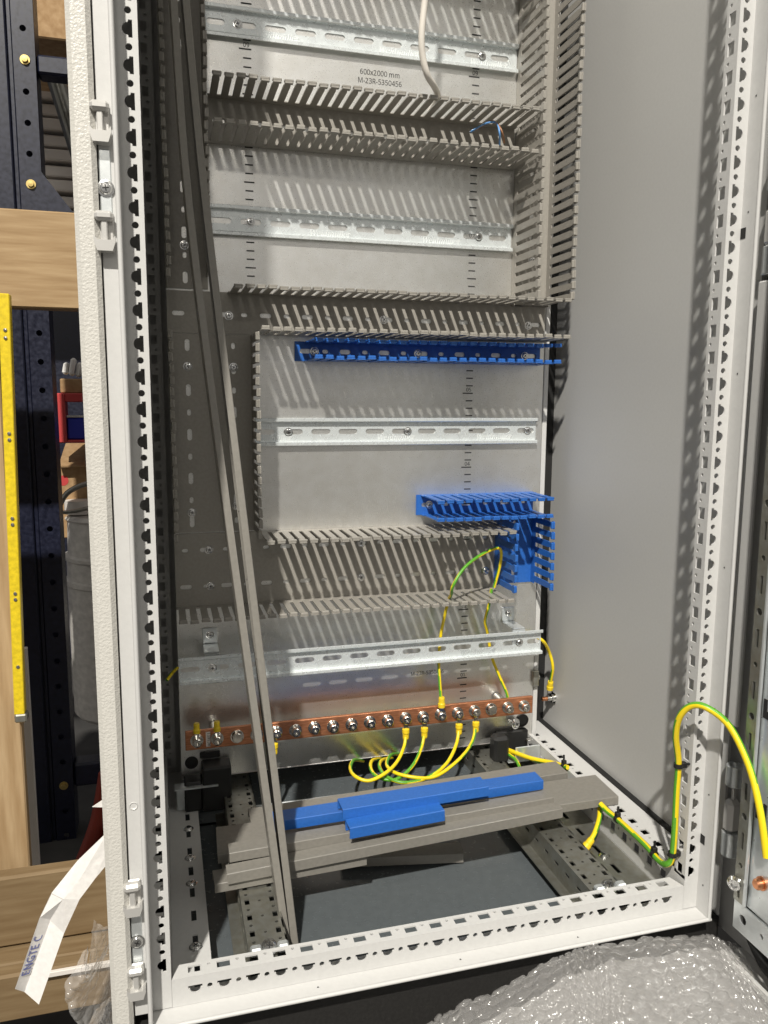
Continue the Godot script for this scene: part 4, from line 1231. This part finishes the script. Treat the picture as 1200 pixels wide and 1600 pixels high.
	g.box(Vector3(-0.4395, 0.4045, -0.86), Vector3(-0.27, 0.450, -0.757), 0.003)
	part("body", g, M.bin, w)
	g = Geo.new()
	g.box(Vector3(-0.4395, 0.4502, -0.765), Vector3(-0.27, 0.4545, -0.755), 0.001)
	part("rim", g, M.whiteplastic, w)
	w = thing("cardboard_box", "brown cardboard box with a red dot below the red crate", "box")
	g = Geo.new()
	g.box(Vector3(-0.462, 0.1900, -1.05), Vector3(-0.25, 0.355, -0.80), 0.002)
	part("carton", g, M.card, w)
	g = Geo.new()
	g.t = Transform3D(Basis(Vector3.RIGHT, 0.25), Vector3(-0.36, 0.372, -0.83))
	g.box(Vector3(-0.102, -0.012, -0.1), Vector3(0.1, -0.009, 0.06))
	part("flap", g, M.card, w)
	g = Geo.new()
	g.lathe([Vector2(0.011, 0), Vector2(0.011, 0.0004), Vector2(0, 0.0004)], Vector3(-0.457, 0.315, -0.7998), Vector3.BACK, 16)
	part("sticker", g, M.red, w)
	w = thing("cardboard_box", "open pale box with crumpled film above the red crate", "box")
	g = Geo.new()
	g.box(Vector3(-0.450, 0.5005, -0.95), Vector3(-0.25, 0.530, -0.77), 0.002)
	part("carton", g, M.card, w)
	g = Geo.new()
	g.t = Transform3D(Basis(Vector3.BACK, -0.2), Vector3(-0.40, 0.546, -0.79))
	for k in 7:
		g.box(Vector3(-0.045 + 0.013 * k, -0.015, -0.02 + 0.006 * (k % 3)), Vector3(-0.034 + 0.013 * k, 0.010 + 0.006 * ((k * 5) % 3), 0.01 + 0.006 * (k % 2)), 0.004)
	part("crumpled_film", g, M.film, w)
	w = thing("white_drum", "tall whitish plastic drum standing behind the rack", "drum")
	g = Geo.new()
	g.lathe([Vector2(0, -0.205), Vector2(0.104, -0.205), Vector2(0.112, -0.195), Vector2(0.114, 0.09), Vector2(0.118, 0.094), Vector2(0.118, 0.103), Vector2(0.113, 0.106), Vector2(0.113, 0.145), Vector2(0.118, 0.149), Vector2(0.118, 0.156), Vector2(0.110, 0.160), Vector2(0.108, 0.23), Vector2(0.112, 0.235), Vector2(0.104, 0.243), Vector2(0, 0.246)], Vector3(-0.345, 0.0, -0.80), Vector3.UP, 36)
	part("shell", g, M.whiteplastic, w)
	g = Geo.new()
	g.lathe([Vector2(0.030, 0), Vector2(0.030, 0.028), Vector2(0, 0.030)], Vector3(-0.425, 0.2465, -0.78), Vector3.UP, 20)
	part("cap", g, M.lathwhite, w)
	w = thing("strap", "grey flat strap arched over the white drum", "strap")
	g = Geo.new()
	g.tube(smooth([Vector3(-0.462, 0.262, -0.735), Vector3(-0.444, 0.294, -0.735), Vector3(-0.410, 0.312, -0.735), Vector3(-0.36, 0.322, -0.735)], 5), 0.0055, 6)
	g.tube(smooth([Vector3(-0.462, 0.256, -0.725), Vector3(-0.430, 0.258, -0.725), Vector3(-0.395, 0.264, -0.725), Vector3(-0.35, 0.262, -0.725)], 5), 0.004, 6)
	part("band", g, M.zincdark, w)
	w = thing("red_hose", "dark red hose hanging down behind the white film", "hose")
	g = Geo.new()
	g.tube(smooth([Vector3(-0.362, -0.17, -0.40), Vector3(-0.378, -0.25, -0.40), Vector3(-0.400, -0.31, -0.395), Vector3(-0.430, -0.375, -0.39)], 5), 0.016, 12)
	g.tube(smooth([Vector3(-0.345, -0.20, -0.38), Vector3(-0.362, -0.28, -0.38), Vector3(-0.39, -0.33, -0.375)], 5), 0.013, 12)
	part("tube", g, M.darkred, w)
	w = thing("stacked_boards", "pale stacked boards far behind the rack at the top left", "boards")
	for k in 9:
		g = Geo.new()
		g.box(Vector3(-0.66, 0.93 + 0.036 * k, -1.3), Vector3(-0.2, 0.956 + 0.036 * k, -1.2 - 0.012 * (k % 2)), 0.003)
		part("board", g, M.lathwhite, w)
	w = thing("cardboard_box", "dim brown cardboard box at the very top left corner", "box")
	g = Geo.new()
	g.box(Vector3(-0.58, 1.198, -1.1), Vector3(-0.2, 1.42, -0.8), 0.003)
	part("carton", g, M.card, w)
	w = thing("shelf_wall", "dark plain wall far behind the stored goods", "wall")
	g = Geo.new()
	g.box(Vector3(-2.5, -0.33, -1.65), Vector3(0.8, 2.4, -1.6))
	part("panel", g, M.navy, w)
	# white film strip with print
	w = thing("film_strip", "creased white plastic film strip with blue lettering at the lower left", "film")
	var L := [Vector3(-0.302, 0.062, 0.19), Vector3(-0.317, 0.048, 0.2), Vector3(-0.348, 0.020, 0.2), Vector3(-0.374, -0.011, 0.2), Vector3(-0.387, -0.037, 0.2), Vector3(-0.414, -0.111, 0.2)]
	var C := [Vector3(-0.302, 0.046, 0.19), Vector3(-0.318, 0.030, 0.2), Vector3(-0.346, 0.002, 0.204), Vector3(-0.362, -0.016, 0.206), Vector3(-0.378, -0.046, 0.193), Vector3(-0.407, -0.123, 0.191)]
	var R := [Vector3(-0.302, 0.028, 0.19), Vector3(-0.319, 0.012, 0.2), Vector3(-0.331, 0.000, 0.203), Vector3(-0.347, -0.019, 0.206), Vector3(-0.364, -0.056, 0.203), Vector3(-0.392, -0.132, 0.202)]
	g = Geo.new()
	for pair in [[L, C], [C, R]]:
		for i in 5:
			var a: Vector3 = pair[0][i]; var b: Vector3 = pair[1][i]; var c: Vector3 = pair[1][i + 1]; var d: Vector3 = pair[0][i + 1]
			var th := Vector3(0, 0, -0.0005)
			g.quad(a, b, c, d)
			g.quad(d + th, c + th, b + th, a + th)
			g.quad(a, d, d + th, a + th)
			g.quad(b, b + th, c + th, c)
	part("film", g, M.film, w)
	var tm := TextMesh.new()
	tm.text = "ENGTE C"
	var ff := SystemFont.new()
	ff.font_names = PackedStringArray(["Droid Sans"])
	tm.font = ff
	tm.font_size = 32
	tm.pixel_size = 0.0085 / 23.0
	tm.depth = 0.0003
	var dirx: Vector3 = (L[4] - L[5]).normalized()
	var fold: Vector3 = ((L[4] + L[5]) / 2 - (C[4] + C[5]) / 2)
	var nz := dirx.cross(fold).normalized()
	var diry := nz.cross(dirx)
	part("lettering", tm, M.ink, w, Transform3D(Basis(dirx, diry, nz), (L[4] + L[5] + C[4] + C[5]) / 4 + nz * 0.0004))
	w = thing("film_strip", "small white film tip sticking out behind the cabinet's left edge", "film")
	g = Geo.new()
	g.prism(PackedVector2Array([Vector2(-0.334, 0.062), Vector2(-0.300, 0.082), Vector2(-0.300, 0.056)]), Vector3(0, 0, 0.17), Vector3.RIGHT, Vector3.UP, Vector3(0, 0, 0.001))
	part("film", g, M.film, w)
